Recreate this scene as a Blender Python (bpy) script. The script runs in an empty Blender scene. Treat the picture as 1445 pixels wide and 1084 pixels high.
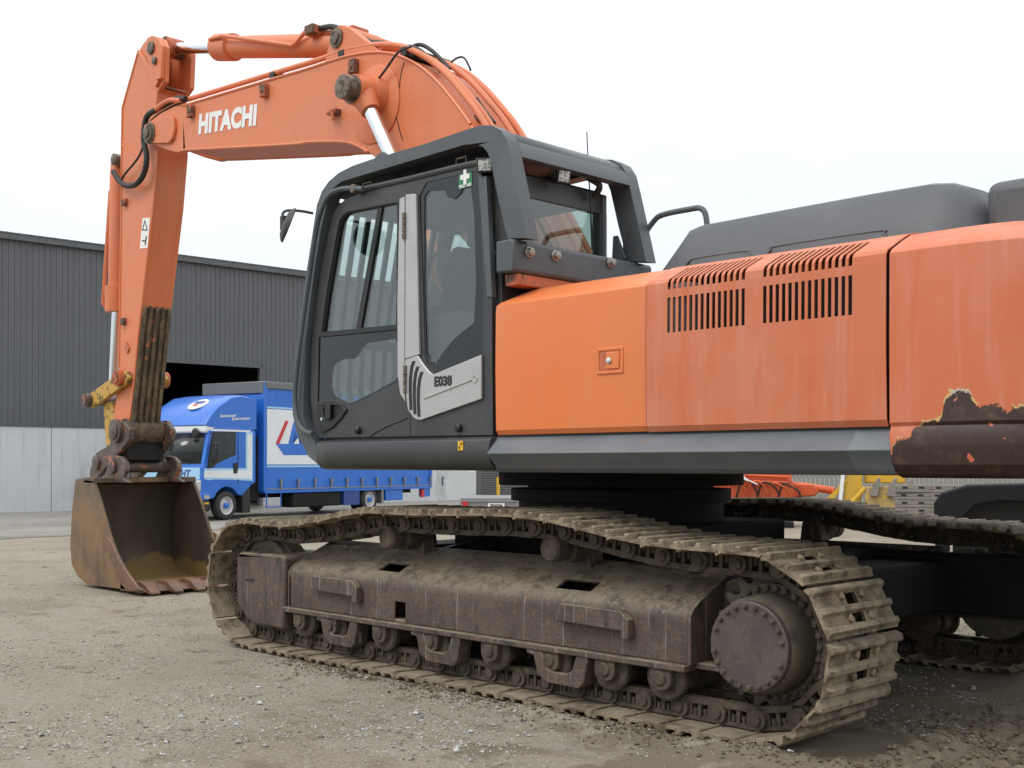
import bpy, bmesh, math, random
from mathutils import Vector, Matrix, noise
from mathutils.geometry import tessellate_polygon
R = math.radians
random.seed(7)
sc = bpy.context.scene
col = sc.collection

# ------------------------------------------------------------------ camera
CAM = Vector((-4.895, 5.954, 1.238)); YAW = -.7913; PIT = .01; FPX = 1665.; CX = 722.5; CY = 638.
cd = bpy.data.cameras.new('camera'); cam = bpy.data.objects.new('camera', cd); col.objects.link(cam)
cd.sensor_width = 36; cd.lens = FPX / 1445 * 36; cd.shift_y = (CY - 542) / 1445
cd.clip_start = .05; cd.clip_end = 2000
vf = Vector((math.cos(PIT)*math.cos(YAW), math.cos(PIT)*math.sin(YAW), math.sin(PIT)))
vr = vf.cross(Vector((0, 0, 1))).normalized(); vu = vr.cross(vf)
cam.matrix_world = Matrix(((vr.x, vu.x, -vf.x, CAM.x), (vr.y, vu.y, -vf.y, CAM.y), (vr.z, vu.z, -vf.z, CAM.z), (0, 0, 0, 1)))
sc.camera = cam
# ------------------------------------------------------------------ sky (overcast) and sun
SUN_EL, SUN_AZ = R(52), R(75)            # direction towards the veiled sun (azimuth from +x)
w = bpy.data.worlds.new('World'); sc.world = w; w.use_nodes = True
nt = w.node_tree; nt.nodes.clear()
def N(nt, typ, **kw):
    n = nt.nodes.new(typ)
    for k, v in kw.items(): setattr(n, k, v)
    return n
wo = N(nt, 'ShaderNodeOutputWorld'); bg = N(nt, 'ShaderNodeBackground'); bg.inputs[1].default_value = .1
sky = N(nt, 'ShaderNodeTexSky', sky_type='NISHITA', sun_disc=False, sun_elevation=SUN_EL, sun_rotation=R(90) - SUN_AZ)
tc = N(nt, 'ShaderNodeTexCoord'); sx = N(nt, 'ShaderNodeSeparateXYZ'); nt.links.new(tc.outputs['Generated'], sx.inputs[0])
# overcast layer: brighter towards the zenith, as a real cloud cover is
mr = N(nt, 'ShaderNodeMapRange'); mr.inputs[1].default_value = 0; mr.inputs[2].default_value = 1; mr.inputs[3].default_value = 9.3; mr.inputs[4].default_value = 20
nt.links.new(sx.outputs[2], mr.inputs[0])
cn = N(nt, 'ShaderNodeTexNoise'); cn.inputs['Scale'].default_value = 2.2; cn.inputs['Detail'].default_value = 4
mp = N(nt, 'ShaderNodeMapping'); mp.inputs['Scale'].default_value = (1, 1, 3); nt.links.new(tc.outputs['Generated'], mp.inputs[0]); nt.links.new(mp.outputs[0], cn.inputs['Vector'])
cr = N(nt, 'ShaderNodeMapRange'); cr.inputs[1].default_value = .3; cr.inputs[2].default_value = .7; cr.inputs[3].default_value = .78; cr.inputs[4].default_value = .98
nt.links.new(cn.outputs['Fac'], cr.inputs[0])
hz_ = N(nt, 'ShaderNodeMapRange'); hz_.inputs[2].default_value = .45; nt.links.new(sx.outputs[2], hz_.inputs[0])
ct = N(nt, 'ShaderNodeMix', data_type='RGBA'); ct.inputs[6].default_value = (.885, .965, 1.04, 1); ct.inputs[7].default_value = (.99, 1, 1.005, 1); nt.links.new(hz_.outputs[0], ct.inputs[0])
cc = N(nt, 'ShaderNodeVectorMath', operation='SCALE'); nt.links.new(ct.outputs[2], cc.inputs[0]); nt.links.new(mr.outputs[0], cc.inputs['Scale'])
mx = N(nt, 'ShaderNodeMix', data_type='RGBA'); nt.links.new(cr.outputs[0], mx.inputs[0]); nt.links.new(sky.outputs[0], mx.inputs[6]); nt.links.new(cc.outputs[0], mx.inputs[7])
nt.links.new(mx.outputs[2], bg.inputs[0]); nt.links.new(bg.outputs[0], wo.inputs[0])
sd = bpy.data.lights.new('sun', 'SUN'); sd.energy = 1.2; sd.angle = R(22); sd.color = (1, .97, .93)
so = bpy.data.objects.new('sun', sd); col.objects.link(so)
sdir = Vector((math.cos(SUN_EL)*math.cos(SUN_AZ), math.cos(SUN_EL)*math.sin(SUN_AZ), math.sin(SUN_EL)))
so.rotation_euler = sdir.to_track_quat('Z', 'Y').to_euler()
vs = sc.view_settings; vs.view_transform = 'Standard'; vs.look = 'None'; vs.exposure = 0; vs.gamma = 1; vs.use_curve_mapping = False

# ------------------------------------------------------------------ pixel -> place helpers (a pixel gives a direction, the plane gives the distance)
def ray(px, py): return vf + (px - CX)/FPX*vr - (py - CY)/FPX*vu
def YP(px, py, y): d = ray(px, py); t = (y - CAM.y)/d.y; return CAM + d*t
def ZP(px, py, z): d = ray(px, py); t = (z - CAM.z)/d.z; return CAM + d*t
def XP(px, py, x): d = ray(px, py); t = (x - CAM.x)/d.x; return CAM + d*t
def DP(px, py, t): return CAM + ray(px, py)*t
def xz(pts, y, zoom=None):
    out = []
    for a, b in pts:
        if zoom: a, b = zoom[0] + a/zoom[2], zoom[1] + b/zoom[2]
        p = YP(a, b, y); out.append((p.x, p.z))
    return out
A1 = (46, 20, 4.014); A2 = (380, 20, 3.803); A3 = (46, 280, 4.014); A4 = (46, 500, 3.097)
K6 = (380, 180, 4.516); K7 = (380, 400, 3.871)

# ------------------------------------------------------------------ materials
def mat(name, c, rough=.5, metal=0, layers=(), bump=0, bs=40, spec=.5, coat=0, coords='Object', bdet=6, bd=.01):
    m = bpy.data.materials.new(name); m.use_nodes = True; t = m.node_tree; L = t.links.new
    b = t.nodes['Principled BSDF']; b.inputs['Metallic'].default_value = metal
    b.inputs['Specular IOR Level'].default_value = spec; b.inputs['Coat Weight'].default_value = coat; b.inputs['Coat Roughness'].default_value = .15
    co = N(t, 'ShaderNodeTexCoord')
    ge = None
    cur = None; rcur = None
    def rgb(v): return (*v, 1)
    for l in layers:
        mp = N(t, 'ShaderNodeMapping'); mp.inputs['Scale'].default_value = l.get('st', (1, 1, 1)); mp.inputs['Location'].default_value = l.get('off', (0, 0, 0))
        L(co.outputs[l.get('co', coords)], mp.inputs[0])
        nz = N(t, 'ShaderNodeTexNoise'); nz.inputs['Scale'].default_value = l.get('s', 5); nz.inputs['Detail'].default_value = l.get('d', 6); nz.inputs['Roughness'].default_value = l.get('r', .6)
        L(mp.outputs[0], nz.inputs['Vector'])
        if l.get('rnd'):
            oi = N(t, 'ShaderNodeObjectInfo'); va = N(t, 'ShaderNodeVectorMath', operation='ADD'); sca = N(t, 'ShaderNodeVectorMath', operation='SCALE'); sca.inputs['Scale'].default_value = 40
            L(oi.outputs['Random'], sca.inputs[0]); L(mp.outputs[0], va.inputs[0]); L(sca.outputs[0], va.inputs[1]); L(va.outputs[0], nz.inputs['Vector'])
        src = nz.outputs['Fac']
        if 'field' in l:                       # signed field added to the noise: ('z', lo, hi) or ('x', ...)
            se = N(t, 'ShaderNodeSeparateXYZ'); L(co.outputs[l.get('co', coords)], se.inputs[0])
            ax, f0, f1, amt = l['field']
            mr = N(t, 'ShaderNodeMapRange'); mr.inputs[1].default_value = f0; mr.inputs[2].default_value = f1; mr.inputs[3].default_value = amt; mr.inputs[4].default_value = -amt
            L(se.outputs['xyz'.index(ax)], mr.inputs[0])
            ad = N(t, 'ShaderNodeMath', operation='ADD'); L(src, ad.inputs[0]); L(mr.outputs[0], ad.inputs[1]); src = ad.outputs[0]
        mr = N(t, 'ShaderNodeMapRange'); mr.inputs[1].default_value = l.get('lo', .45); mr.inputs[2].default_value = l.get('hi', .6); mr.inputs[3].default_value = 0; mr.inputs[4].default_value = l.get('a', 1)
        L(src, mr.inputs[0]); fac = mr.outputs[0]
        if l.get('up'):
            if ge is None: ge = N(t, 'ShaderNodeNewGeometry')
            se = N(t, 'ShaderNodeSeparateXYZ'); L(ge.outputs['Normal'], se.inputs[0])
            m2 = N(t, 'ShaderNodeMapRange'); m2.inputs[1].default_value = .2; m2.inputs[2].default_value = .8; L(se.outputs[2], m2.inputs[0])
            mu = N(t, 'ShaderNodeMath', operation='MULTIPLY'); L(fac, mu.inputs[0]); L(m2.outputs[0], mu.inputs[1]); fac = mu.outputs[0]
        mi = N(t, 'ShaderNodeMix', data_type='RGBA'); mi.inputs[7].default_value = rgb(l['c'])
        if cur is None: mi.inputs[6].default_value = rgb(c)
        else: L(cur, mi.inputs[6])
        L(fac, mi.inputs[0]); cur = mi.outputs[2]
        if 'ro' in l:
            mf = N(t, 'ShaderNodeMix', data_type='FLOAT'); mf.inputs[3].default_value = l['ro']
            if rcur is None: mf.inputs[2].default_value = rough
            else: L(rcur, mf.inputs[2])
            L(fac, mf.inputs[0]); rcur = mf.outputs[0]
    if cur is None: b.inputs['Base Color'].default_value = rgb(c)
    else: L(cur, b.inputs['Base Color'])
    if rcur is None: b.inputs['Roughness'].default_value = rough
    else: L(rcur, b.inputs['Roughness'])
    if bump:
        nz = N(t, 'ShaderNodeTexNoise'); nz.inputs['Scale'].default_value = bs; nz.inputs['Detail'].default_value = bdet; nz.inputs['Roughness'].default_value = .65; L(co.outputs[coords], nz.inputs['Vector'])
        bp = N(t, 'ShaderNodeBump'); bp.inputs['Strength'].default_value = min(1, bump); bp.inputs['Distance'].default_value = bd; L(nz.outputs['Fac'], bp.inputs['Height']); L(bp.outputs[0], b.inputs['Normal'])
    return m
def glass(name, tint, refl=.06, rough=.02):
    m = bpy.data.materials.new(name); m.use_nodes = True; t = m.node_tree; t.nodes.clear(); L = t.links.new
    o = N(t, 'ShaderNodeOutputMaterial'); tr = N(t, 'ShaderNodeBsdfTransparent'); tr.inputs[0].default_value = (*tint, 1)
    gl = N(t, 'ShaderNodeBsdfGlossy'); gl.inputs['Roughness'].default_value = rough; gl.inputs[0].default_value = (1, 1, 1, 1)
    fr = N(t, 'ShaderNodeLayerWeight'); fr.inputs[0].default_value = .5
    pw = N(t, 'ShaderNodeMath', operation='POWER'); pw.inputs[1].default_value = 4; L(fr.outputs['Facing'], pw.inputs[0])
    mr = N(t, 'ShaderNodeMapRange'); mr.inputs[3].default_value = refl; mr.inputs[4].default_value = .95; L(pw.outputs[0], mr.inputs[0])
    mx = N(t, 'ShaderNodeMixShader'); L(mr.outputs[0], mx.inputs[0]); L(tr.outputs[0], mx.inputs[1]); L(gl.outputs[0], mx.inputs[2]); L(mx.outputs[0], o.inputs[0])
    return m
OR = (.68, .165, .05)
M = {}
M['orange'] = mat('orange_paint', (.72, .185, .044), .36, layers=[dict(c=(.68, .215, .085), s=1.2, lo=.4, hi=.7, a=.6, ro=.5), dict(c=(.62, .28, .17), s=9, st=(1, 1, .12), lo=.56, hi=.72, a=.25)], bump=.03, bs=30)
M['orange_boom'] = mat('boom_orange_paint', (.67, .185, .068), .40, layers=[dict(c=(.63, .225, .115), s=.9, lo=.4, hi=.65, a=.7, ro=.52), dict(c=(.40, .13, .06), s=1.7, d=9, r=.7, off=(3, 1, 5), lo=.60, hi=.72, a=.55), dict(c=(.20, .08, .045), s=26, d=8, lo=.66, hi=.72, a=.7), dict(c=(.45, .13, .06), s=4, st=(1, 1, .15), lo=.55, hi=.75, a=.5)], bump=.05, bs=24)
M['orange_faded'] = mat('chalky_faded_orange_paint', (.57, .158, .066), .5, layers=[dict(c=(.60, .245, .155), s=1.6, st=(1, 1, .55), lo=.42, hi=.6, a=.75, ro=.62), dict(c=(.62, .27, .19), s=22, st=(1, 1, .05), lo=.5, hi=.72, a=.45), dict(c=(.56, .125, .04), s=9, st=(1, 1, .1), lo=.58, hi=.7, a=.6)], bump=.04, bs=30)
M['orange_rust'] = mat('worn_orange_paint', (.52, .13, .05), .5, layers=[dict(c=(.10, .06, .04), s=7, lo=.47, hi=.56, a=.95, ro=.75), dict(c=(.22, .13, .08), s=30, lo=.55, hi=.65, a=.6)], bump=.15, bs=40)
M['grey'] = mat('cab_dark_grey_paint', (.036, .037, .040), .36, layers=[dict(c=(.058, .060, .063), s=3, lo=.45, hi=.65, a=.6, ro=.48), dict(c=(.085, .08, .072), s=14, st=(1, 1, .2), lo=.6, hi=.75, a=.4)], bump=.03, bs=50)
M['grey_guard'] = mat('guard_grey_paint', (.068, .078, .086), .42, layers=[dict(c=(.10, .112, .12), s=2.5, lo=.42, hi=.62, a=.7, ro=.55), dict(c=(.21, .16, .11), s=22, d=8, lo=.68, hi=.72, a=.7), dict(c=(.28, .26, .16), s=11, d=8, lo=.70, hi=.74, a=.7)], bump=.05, bs=40)
M['grey_skirt'] = mat('skirt_grey_paint', (.105, .118, .132), .42, layers=[dict(c=(.17, .185, .20), s=2, st=(.6, 1, 2), lo=.4, hi=.65, a=.7, ro=.55), dict(c=(.22, .13, .07), s=12, st=(1, 1, .5), d=8, lo=.63, hi=.72, a=.7)], bump=.05, bs=40)
M['grey_hood'] = mat('hood_dark_grey_plastic', (.072, .078, .088), .5, layers=[dict(c=(.115, .12, .13), s=2.5, lo=.4, hi=.65, a=.7, ro=.6), dict(c=(.20, .13, .08), s=9, d=8, lo=.70, hi=.75, a=.6)], bump=.06, bs=60)
M['black'] = mat('black_plastic', (.012, .012, .013), .45)
M['rubber'] = mat('black_rubber_hose', (.016, .016, .016), .55, layers=[dict(c=(.06, .055, .05), s=20, lo=.55, hi=.7, a=.5)])
M['frame_black'] = mat('grimy_black_frame', (.011, .011, .0115), .7, spec=.25, layers=[dict(c=(.03, .026, .021), s=5, lo=.5, hi=.7, a=.6, ro=.9)], bump=.1, bs=40)
M['chrome'] = mat('chromed_rod', (.72, .74, .76), .12, 1.0, layers=[dict(c=(.45, .44, .42), s=30, lo=.6, hi=.7, a=.4)])
M['steel'] = mat('worn_steel', (.17, .135, .10), .42, .4, layers=[dict(c=(.055, .042, .032), s=24, lo=.48, hi=.62, a=.85, ro=.7)])
M['silver'] = mat('silver_painted_panel', (.44, .44, .435), .35, .25, layers=[dict(c=(.36, .355, .34), s=6, lo=.45, hi=.7, a=.5), dict(c=(.20, .18, .15), s=40, lo=.68, hi=.74, a=.5)])
mud = (.235, .19, .128)
M['shoe'] = mat('muddy_track_shoe_steel', (.115, .082, .052), .75, layers=[dict(c=(.31, .25, .165), s=9, lo=.40, hi=.56, a=.85, rnd=True), dict(c=(.055, .038, .027), s=14, d=9, r=.75, lo=.53, hi=.64, a=.85, rnd=True), dict(c=(.31, .265, .195), s=6, lo=.35, hi=.6, a=.6, up=True, rnd=True), dict(c=(.26, .125, .05), s=30, lo=.6, hi=.7, a=.5, rnd=True)], bump=.9, bs=60, bd=.012)
M['link'] = mat('muddy_track_chain_steel', (.058, .043, .031), .75, layers=[dict(c=(.125, .095, .062), s=12, lo=.42, hi=.65, a=.8, rnd=True), dict(c=(.035, .027, .022), s=22, lo=.55, hi=.7, a=.8, rnd=True), dict(c=(.19, .15, .10), s=8, lo=.38, hi=.6, a=.8, up=True, rnd=True)], bump=.9, bs=55, bd=.012)
M['frame'] = mat('rusty_track_frame_steel', (.066, .047, .038), .6, layers=[dict(c=(.115, .086, .066), s=2.6, d=9, r=.7, lo=.42, hi=.62, a=.85), dict(c=(.20, .098, .045), s=30, d=9, r=.8, lo=.53, hi=.60, a=.7, st=(1, 1, .6)), dict(c=(.024, .021, .020), s=8, st=(1, 1, .3), d=9, r=.7, lo=.53, hi=.64, a=.75), dict(c=(.29, .27, .235), s=34, st=(1, 1, .03), d=3, lo=.62, hi=.68, a=.6), dict(c=(.24, .20, .138), s=6, d=10, r=.75, lo=.38, hi=.54, a=.85, up=True), dict(c=(.07, .05, .035), s=11, d=9, r=.75, lo=.54, hi=.62, a=.8, up=True), dict(c=(.36, .32, .25), s=55, d=3, lo=.64, hi=.68, a=.6, up=True)], bump=.8, bs=45, bd=.008)
M['cover'] = mat('worn_drive_cover_steel', (.070, .050, .046), .48, layers=[dict(c=(.105, .078, .07), s=6, lo=.42, hi=.6, a=.8), dict(c=(.045, .035, .03), s=18, d=8, lo=.58, hi=.68, a=.7), dict(c=(.25, .21, .17), s=60, lo=.65, hi=.7, a=.5)], bump=.12, bs=60)
M['hub'] = mat('dusty_drive_hub_steel', (.075, .062, .045), .7, layers=[dict(c=(.15, .125, .085), s=6, d=9, r=.7, lo=.44, hi=.62, a=.8), dict(c=(.04, .033, .028), s=9, lo=.55, hi=.7, a=.8)], bump=.2, bs=50)
M['bucket'] = mat('rusty_bucket_steel', (.15, .088, .045), .55, layers=[dict(c=(.115, .09, .062), s=3, lo=.40, hi=.55, a=.9, field=('z', .55, .95, -.2)), dict(c=(.22, .125, .052), s=2.2, lo=.42, hi=.6, a=.8), dict(c=(.075, .05, .035), s=3.2, st=(1, 1, .5), lo=.5, hi=.64, a=.85, ro=.7), dict(c=(.24, .185, .115), s=16, st=(1, 1, .25), lo=.57, hi=.72, a=.6)], bump=.15, bs=45)
M['bucket_in'] = mat('mud_stained_bucket_inside', (.075, .058, .042), .6, layers=[dict(c=(.14, .10, .06), s=3, st=(1, 1, .4), lo=.45, hi=.65, a=.7), dict(c=(.26, .17, .055), s=4, lo=.47, hi=.58, a=.8, field=('z', .16, .32, .22))], bump=.15, bs=45)
M['tooth'] = mat('rusty_tooth_steel', (.17, .085, .048), .5, layers=[dict(c=(.09, .05, .035), s=10, lo=.45, hi=.6, a=.8), dict(c=(.27, .17, .10), s=26, lo=.6, hi=.7, a=.6)], bump=.15, bs=60)
M['hitch'] = mat('scuffed_dark_hitch_steel', (.085, .062, .05), .5, layers=[dict(c=(.15, .115, .09), s=9, lo=.46, hi=.62, a=.8), dict(c=(.50, .13, .05), s=8, d=8, lo=.60, hi=.63, a=.85), dict(c=(.035, .03, .028), s=14, lo=.58, hi=.7, a=.7)], bump=.15, bs=50)
M['yellow'] = mat('worn_yellow_link_paint', (.52, .30, .05), .5, layers=[dict(c=(.10, .07, .04), s=12, d=8, lo=.52, hi=.6, a=.9, ro=.75), dict(c=(.45, .33, .12), s=30, lo=.55, hi=.65, a=.5)], bump=.15, bs=50)
M['wear'] = mat('muddy_arm_wear_bars', (.085, .06, .04), .75, layers=[dict(c=(.20, .14, .075), s=14, st=(1, 1, .4), lo=.45, hi=.62, a=.8), dict(c=(.50, .14, .05), s=9, lo=.62, hi=.66, a=.8), dict(c=(.03, .025, .02), s=25, lo=.55, hi=.66, a=.8)], bump=.4, bs=60)
M['glass'] = glass('tinted_cab_glass', (.74, .81, .79), .085)
M['glass_dark'] = glass('black_banded_glass', (.03, .033, .035), .06)
M['lining'] = mat('haze_grey_cab_lining', (.15, .16, .162), .8)  # grey lightened to paint in the haze of sky reflected by the cab glass
M['bolt'] = mat('galvanised_bolt', (.34, .33, .30), .45, .5, layers=[dict(c=(.16, .12, .085), s=30, lo=.5, hi=.62, a=.7)])
M['cowl'] = mat('cowl_black_plastic', (.006, .006, .007), .6, spec=.3)
M['white'] = mat('white_vinyl', (.78, .78, .77), .4)
M['green'] = mat('green_sticker', (.02, .20, .075), .4)
M['stick_y'] = mat('yellow_sticker', (.75, .42, .02), .4)
M['ink'] = mat('black_ink', (.02, .02, .022), .5)
M['seat'] = mat('grey_seat_fabric', (.07, .075, .08), .85)
M['lens'] = mat('clear_lamp_lens', (.62, .63, .62), .15, .3, layers=[dict(c=(.25, .25, .26), s=90, d=1, lo=.45, hi=.55)])
M['mirror'] = mat('mirror_glass', (.8, .8, .8), .03, 1)

# ------------------------------------------------------------------ mesh builder
class MB:
    def __init__(s): s.v = []; s.f = []
    def add(s, vs, fs):
        n = len(s.v); s.v += [Vector(v) for v in vs]; s.f += [tuple(i + n for i in f) for f in fs]; return s
    def box(s, x0, x1, y0, y1, z0, z1, mtx=None):
        vs = [Vector((x, y, z)) for z in (z0, z1) for y in (y0, y1) for x in (x0, x1)]
        if mtx: vs = [mtx @ v for v in vs]
        return s.add(vs, [(0, 2, 3, 1), (4, 5, 7, 6), (0, 1, 5, 4), (2, 6, 7, 3), (0, 4, 6, 2), (1, 3, 7, 5)])
    def plate(s, outer, y0, y1, holes=(), axis='y', mtx=None):
        """outline (a,b) [x,z] with holes, extruded from y0 to y1 (axis y), or x0..x1 with (y,z), or z with (x,y)"""
        loops = [list(outer)] + [list(h) for h in holes]
        flat = [p for l in loops for p in l]
        tri = tessellate_polygon([[Vector((a, b, 0)) for a, b in l] for l in loops])
        def mk(a, b, t): return {'y': (a, t, b), 'x': (t, a, b), 'z': (a, b, t)}[axis]
        n = len(flat)
        vs = [Vector(mk(a, b, y0)) for a, b in flat] + [Vector(mk(a, b, y1)) for a, b in flat]
        if mtx: vs = [mtx @ v for v in vs]
        fs = [tuple(t) for t in tri] + [tuple(i + n for i in reversed(t)) for t in tri]
        o = 0
        for l in loops:
            k = len(l)
            for i in range(k): j = (i + 1) % k; fs.append((o + i, o + i + n, o + j + n, o + j))
            o += k
        return s.add(vs, fs)
    def tube(s, pts, r, n=10, cap=True):
        pts = [Vector(p) for p in pts]; rs = r if isinstance(r, (list, tuple)) else [r]*len(pts)
        up = None; rings = []
        for i, p in enumerate(pts):
            t = (pts[min(i+1, len(pts)-1)] - pts[max(i-1, 0)]).normalized()
            if up is None: up = Vector((0, 0, 1)) if abs(t.z) < .9 else Vector((1, 0, 0))
            a = t.cross(up); 
            if a.length < 1e-4: a = t.orthogonal()
            a.normalize(); b = a.cross(t).normalized(); up = b
            rings.append([p + (a*math.cos(2*math.pi*k/n) + b*math.sin(2*math.pi*k/n))*rs[i] for k in range(n)])
        fs = [(i*n+k, i*n+(k+1) % n, (i+1)*n+(k+1) % n, (i+1)*n+k) for i in range(len(pts)-1) for k in range(n)]
        if cap: fs += [tuple(range(n-1, -1, -1)), tuple((len(pts)-1)*n+k for k in range(n))]
        return s.add([v for r_ in rings for v in r_], fs)
    def lathe(s, prof, c, axis='y', n=28, mtx=None, loop=False):
        """prof: (radius, along-axis)"""
        c = Vector(c); vs = []
        for r, a in prof:
            for k in range(n):
                q = 2*math.pi*k/n; u, v = r*math.cos(q), r*math.sin(q)
                p = {'y': Vector((u, a, v)), 'z': Vector((u, v, a)), 'x': Vector((a, u, v))}[axis]
                vs.append((mtx @ p if mtx else p) + c)
        m = len(prof)
        fs = [(i*n+k, i*n+(k+1) % n, (i+1)*n+(k+1) % n, (i+1)*n+k) for i in range(m-1) for k in range(n)]
        fs += [((m-1)*n+k, (m-1)*n+(k+1) % n, (k+1) % n, k) for k in range(n)] if loop else [tuple(range(n)), tuple((m-1)*n+k for k in range(n-1, -1, -1))]
        return s.add(vs, fs)
    def cyl(s, a, b, r, n=20):
        return s.tube([a, b], r, n)
    def grid(s, rows, closed=False):
        """rows of points -> quad sheet"""
        n = len(rows[0]); vs = [p for r_ in rows for p in r_]
        fs = [(i*n+k, i*n+k+1, (i+1)*n+k+1, (i+1)*n+k) for i in range(len(rows)-1) for k in range(n-1)]
        return s.add(vs, fs)
    def mesh(s, name, smooth=35, merge=False):
        me = bpy.data.meshes.new(name); me.from_pydata([tuple(v) for v in s.v], [], s.f)
        bm = bmesh.new(); bm.from_mesh(me)
        if merge: bmesh.ops.remove_doubles(bm, verts=bm.verts, dist=1e-5)
        bmesh.ops.recalc_face_normals(bm, faces=bm.faces); bm.to_mesh(me); bm.free()
        if smooth:
            me.polygons.foreach_set('use_smooth', [True]*len(me.polygons)); me.set_sharp_from_angle(angle=R(smooth))
        return me
    def build(s, name, m, parent=None, bevel=0, smooth=35, solid=0, merge=False, seg=2):
        me = s.mesh(name, smooth, merge); me.materials.append(M[m] if isinstance(m, str) else m)
        return obj(name, me, parent, bevel, solid, seg)
def obj(name, me, parent=None, bevel=0, solid=0, seg=2):
    o = bpy.data.objects.new(name, me); col.objects.link(o); o.parent = parent
    if solid:
        d = o.modifiers.new('solid', 'SOLIDIFY'); d.thickness = abs(solid); d.offset = -1 if solid > 0 else 1
    if bevel:
        b = o.modifiers.new('bevel', 'BEVEL'); b.width = bevel; b.segments = seg; b.limit_method = 'ANGLE'; b.angle_limit = R(40); b.harden_normals = False
    return o
def empty(name, loc=(0, 0, 0), rz=0, parent=None):
    o = bpy.data.objects.new(name, None); col.objects.link(o); o.location = loc; o.rotation_euler.z = rz; o.parent = parent; o.empty_display_size = .3
    return o
def tag(o, label=None, cat=None, group=None, kind=None):
    if label: o['label'] = label
    if cat: o['category'] = cat
    if group: o['group'] = group
    if kind: o['kind'] = kind
    return o
def text(name, s, size, m, mtx, parent, bold=0, shear=0, align='CENTER', ext=.0015, sx=1, sp=1.0):
    c = bpy.data.curves.new(name, 'FONT'); c.body = s; c.size = size; c.align_x = align; c.align_y = 'CENTER'; c.extrude = ext; c.offset = bold; c.shear = shear; c.space_character = sp; c.resolution_u = 3
    t = bpy.data.objects.new('tmp', c); col.objects.link(t); bpy.context.view_layer.update()
    me = bpy.data.meshes.new_from_object(t.evaluated_get(bpy.context.evaluated_depsgraph_get())); bpy.data.objects.remove(t); bpy.data.curves.remove(c)
    me.name = name; me.transform(mtx @ Matrix.Diagonal((sx, 1, 1, 1))); me.materials.clear(); me.materials.append(M[m] if isinstance(m, str) else m)
    return obj(name, me, parent)
def frame_m(o, xa, ya):
    xa = Vector(xa).normalized(); za = xa.cross(Vector(ya)).normalized(); ya = za.cross(xa)
    return Matrix(((xa.x, ya.x, za.x, o[0]), (xa.y, ya.y, za.y, o[1]), (xa.z, ya.z, za.z, o[2]), (0, 0, 0, 1)))
def catmull(pts, n=6):
    pts = [Vector(p) for p in pts]; out = []
    P = [pts[0]*2 - pts[1]] + pts + [pts[-1]*2 - pts[-2]]
    for i in range(1, len(P)-2):
        for k in range(n):
            t = k/n; a, b, c, d = P[i-1], P[i], P[i+1], P[i+2]
            out.append(.5*((2*b) + (c-a)*t + (2*a-5*b+4*c-d)*t*t + (3*b-a-3*c+d)*t*t*t))
    out.append(pts[-1]); return out
def smooth2(pts, n=5): return [(v.x, v.y) for v in catmull([(a, b, 0) for a, b in pts], n)]
#@@PARTS
# ================================================================== ground
def sstep(a, b, x): t = max(0, min(1, (x-a)/(b-a))); return t*t*(3-2*t)
def gz(x, y): return -.3*sstep(8.5, 20, x)
def ground_detail(x, y):
    h = .016*noise.noise((x*.9, y*.9, 3)) + .010*noise.noise((x*3.1, y*3.1, 7)) + .006*noise.noise((x*9, y*9, 1)) + .003*noise.noise((x*19, y*19, 4))
    # loose soil heaped beside the near track and cleat marks left behind it
    d = abs(y - 1.72); 
    if -3.4 < x < 1.4: h += max(0, 1 - d/.30)*(.06*max(0, noise.noise((x*2.2, y*2.2, 11)) + .2) + .03*abs(noise.noise((x*14, y*14, 2))))
    zd = sstep(-1.9, -2.6, x)*sstep(-5.2, -4.0, x)*sstep(2.2, 1.5, y)*sstep(-.3, .4, y)
    if zd > 0: h += zd*(.045*abs(noise.noise((x*7, y*7, 9))) + .040*abs(noise.noise((x*17, y*17, 8))) + .018*noise.noise((x*29, y*29, 8)))
    if -6.5 < x < -2.55 and (.55 < y < 1.75 or -1.65 < y < -.95):
        e = sstep(-2.55, -2.8, x)*sstep(.5, .7, abs(y))*sstep(1.75, 1.6, abs(y)); h += e*(-.028 + .055*max(0, math.sin(x*2*math.pi/.16))**2*max(0, .5 + 1.4*noise.noise((x*1.5, y*2, 5))))
    on = 1
    for yc in (1.295, -1.295):
        if abs(x) < 2.5 and abs(y - yc) < .36: on = 0
    if 5.3 < x < 7 and -.75 < y < .65: on = .25
    return h*on - (.006 if on < 1 else 0)
def axis_list(a, b, step, far):
    l = [a]
    while l[-1] < b: l.append(l[-1] + step)
    s = step
    while l[-1] < far: s *= 1.22; l.append(l[-1] + s)
    s = step
    while l[0] > -far: s *= 1.22; l.insert(0, l[0] - s)
    return l
def refine(l, a, b, step):
    k = [v for v in l if v < a] ; v = a
    while v < b: k.append(v); v += step
    return k + [v for v in l if v >= b]
gx = refine(axis_list(-6.5, 8.5, .07, 700), -4.9, -1.3, .026); gy = refine(axis_list(-3.5, 5.2, .07, 700), .0, 2.3, .026)
mb = MB(); mb.grid([[(x, y, gz(x, y) + (ground_detail(x, y) if -9 < x < 14 and -9 < y < 8 else 0)) for y in gy] for x in gx])
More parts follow.
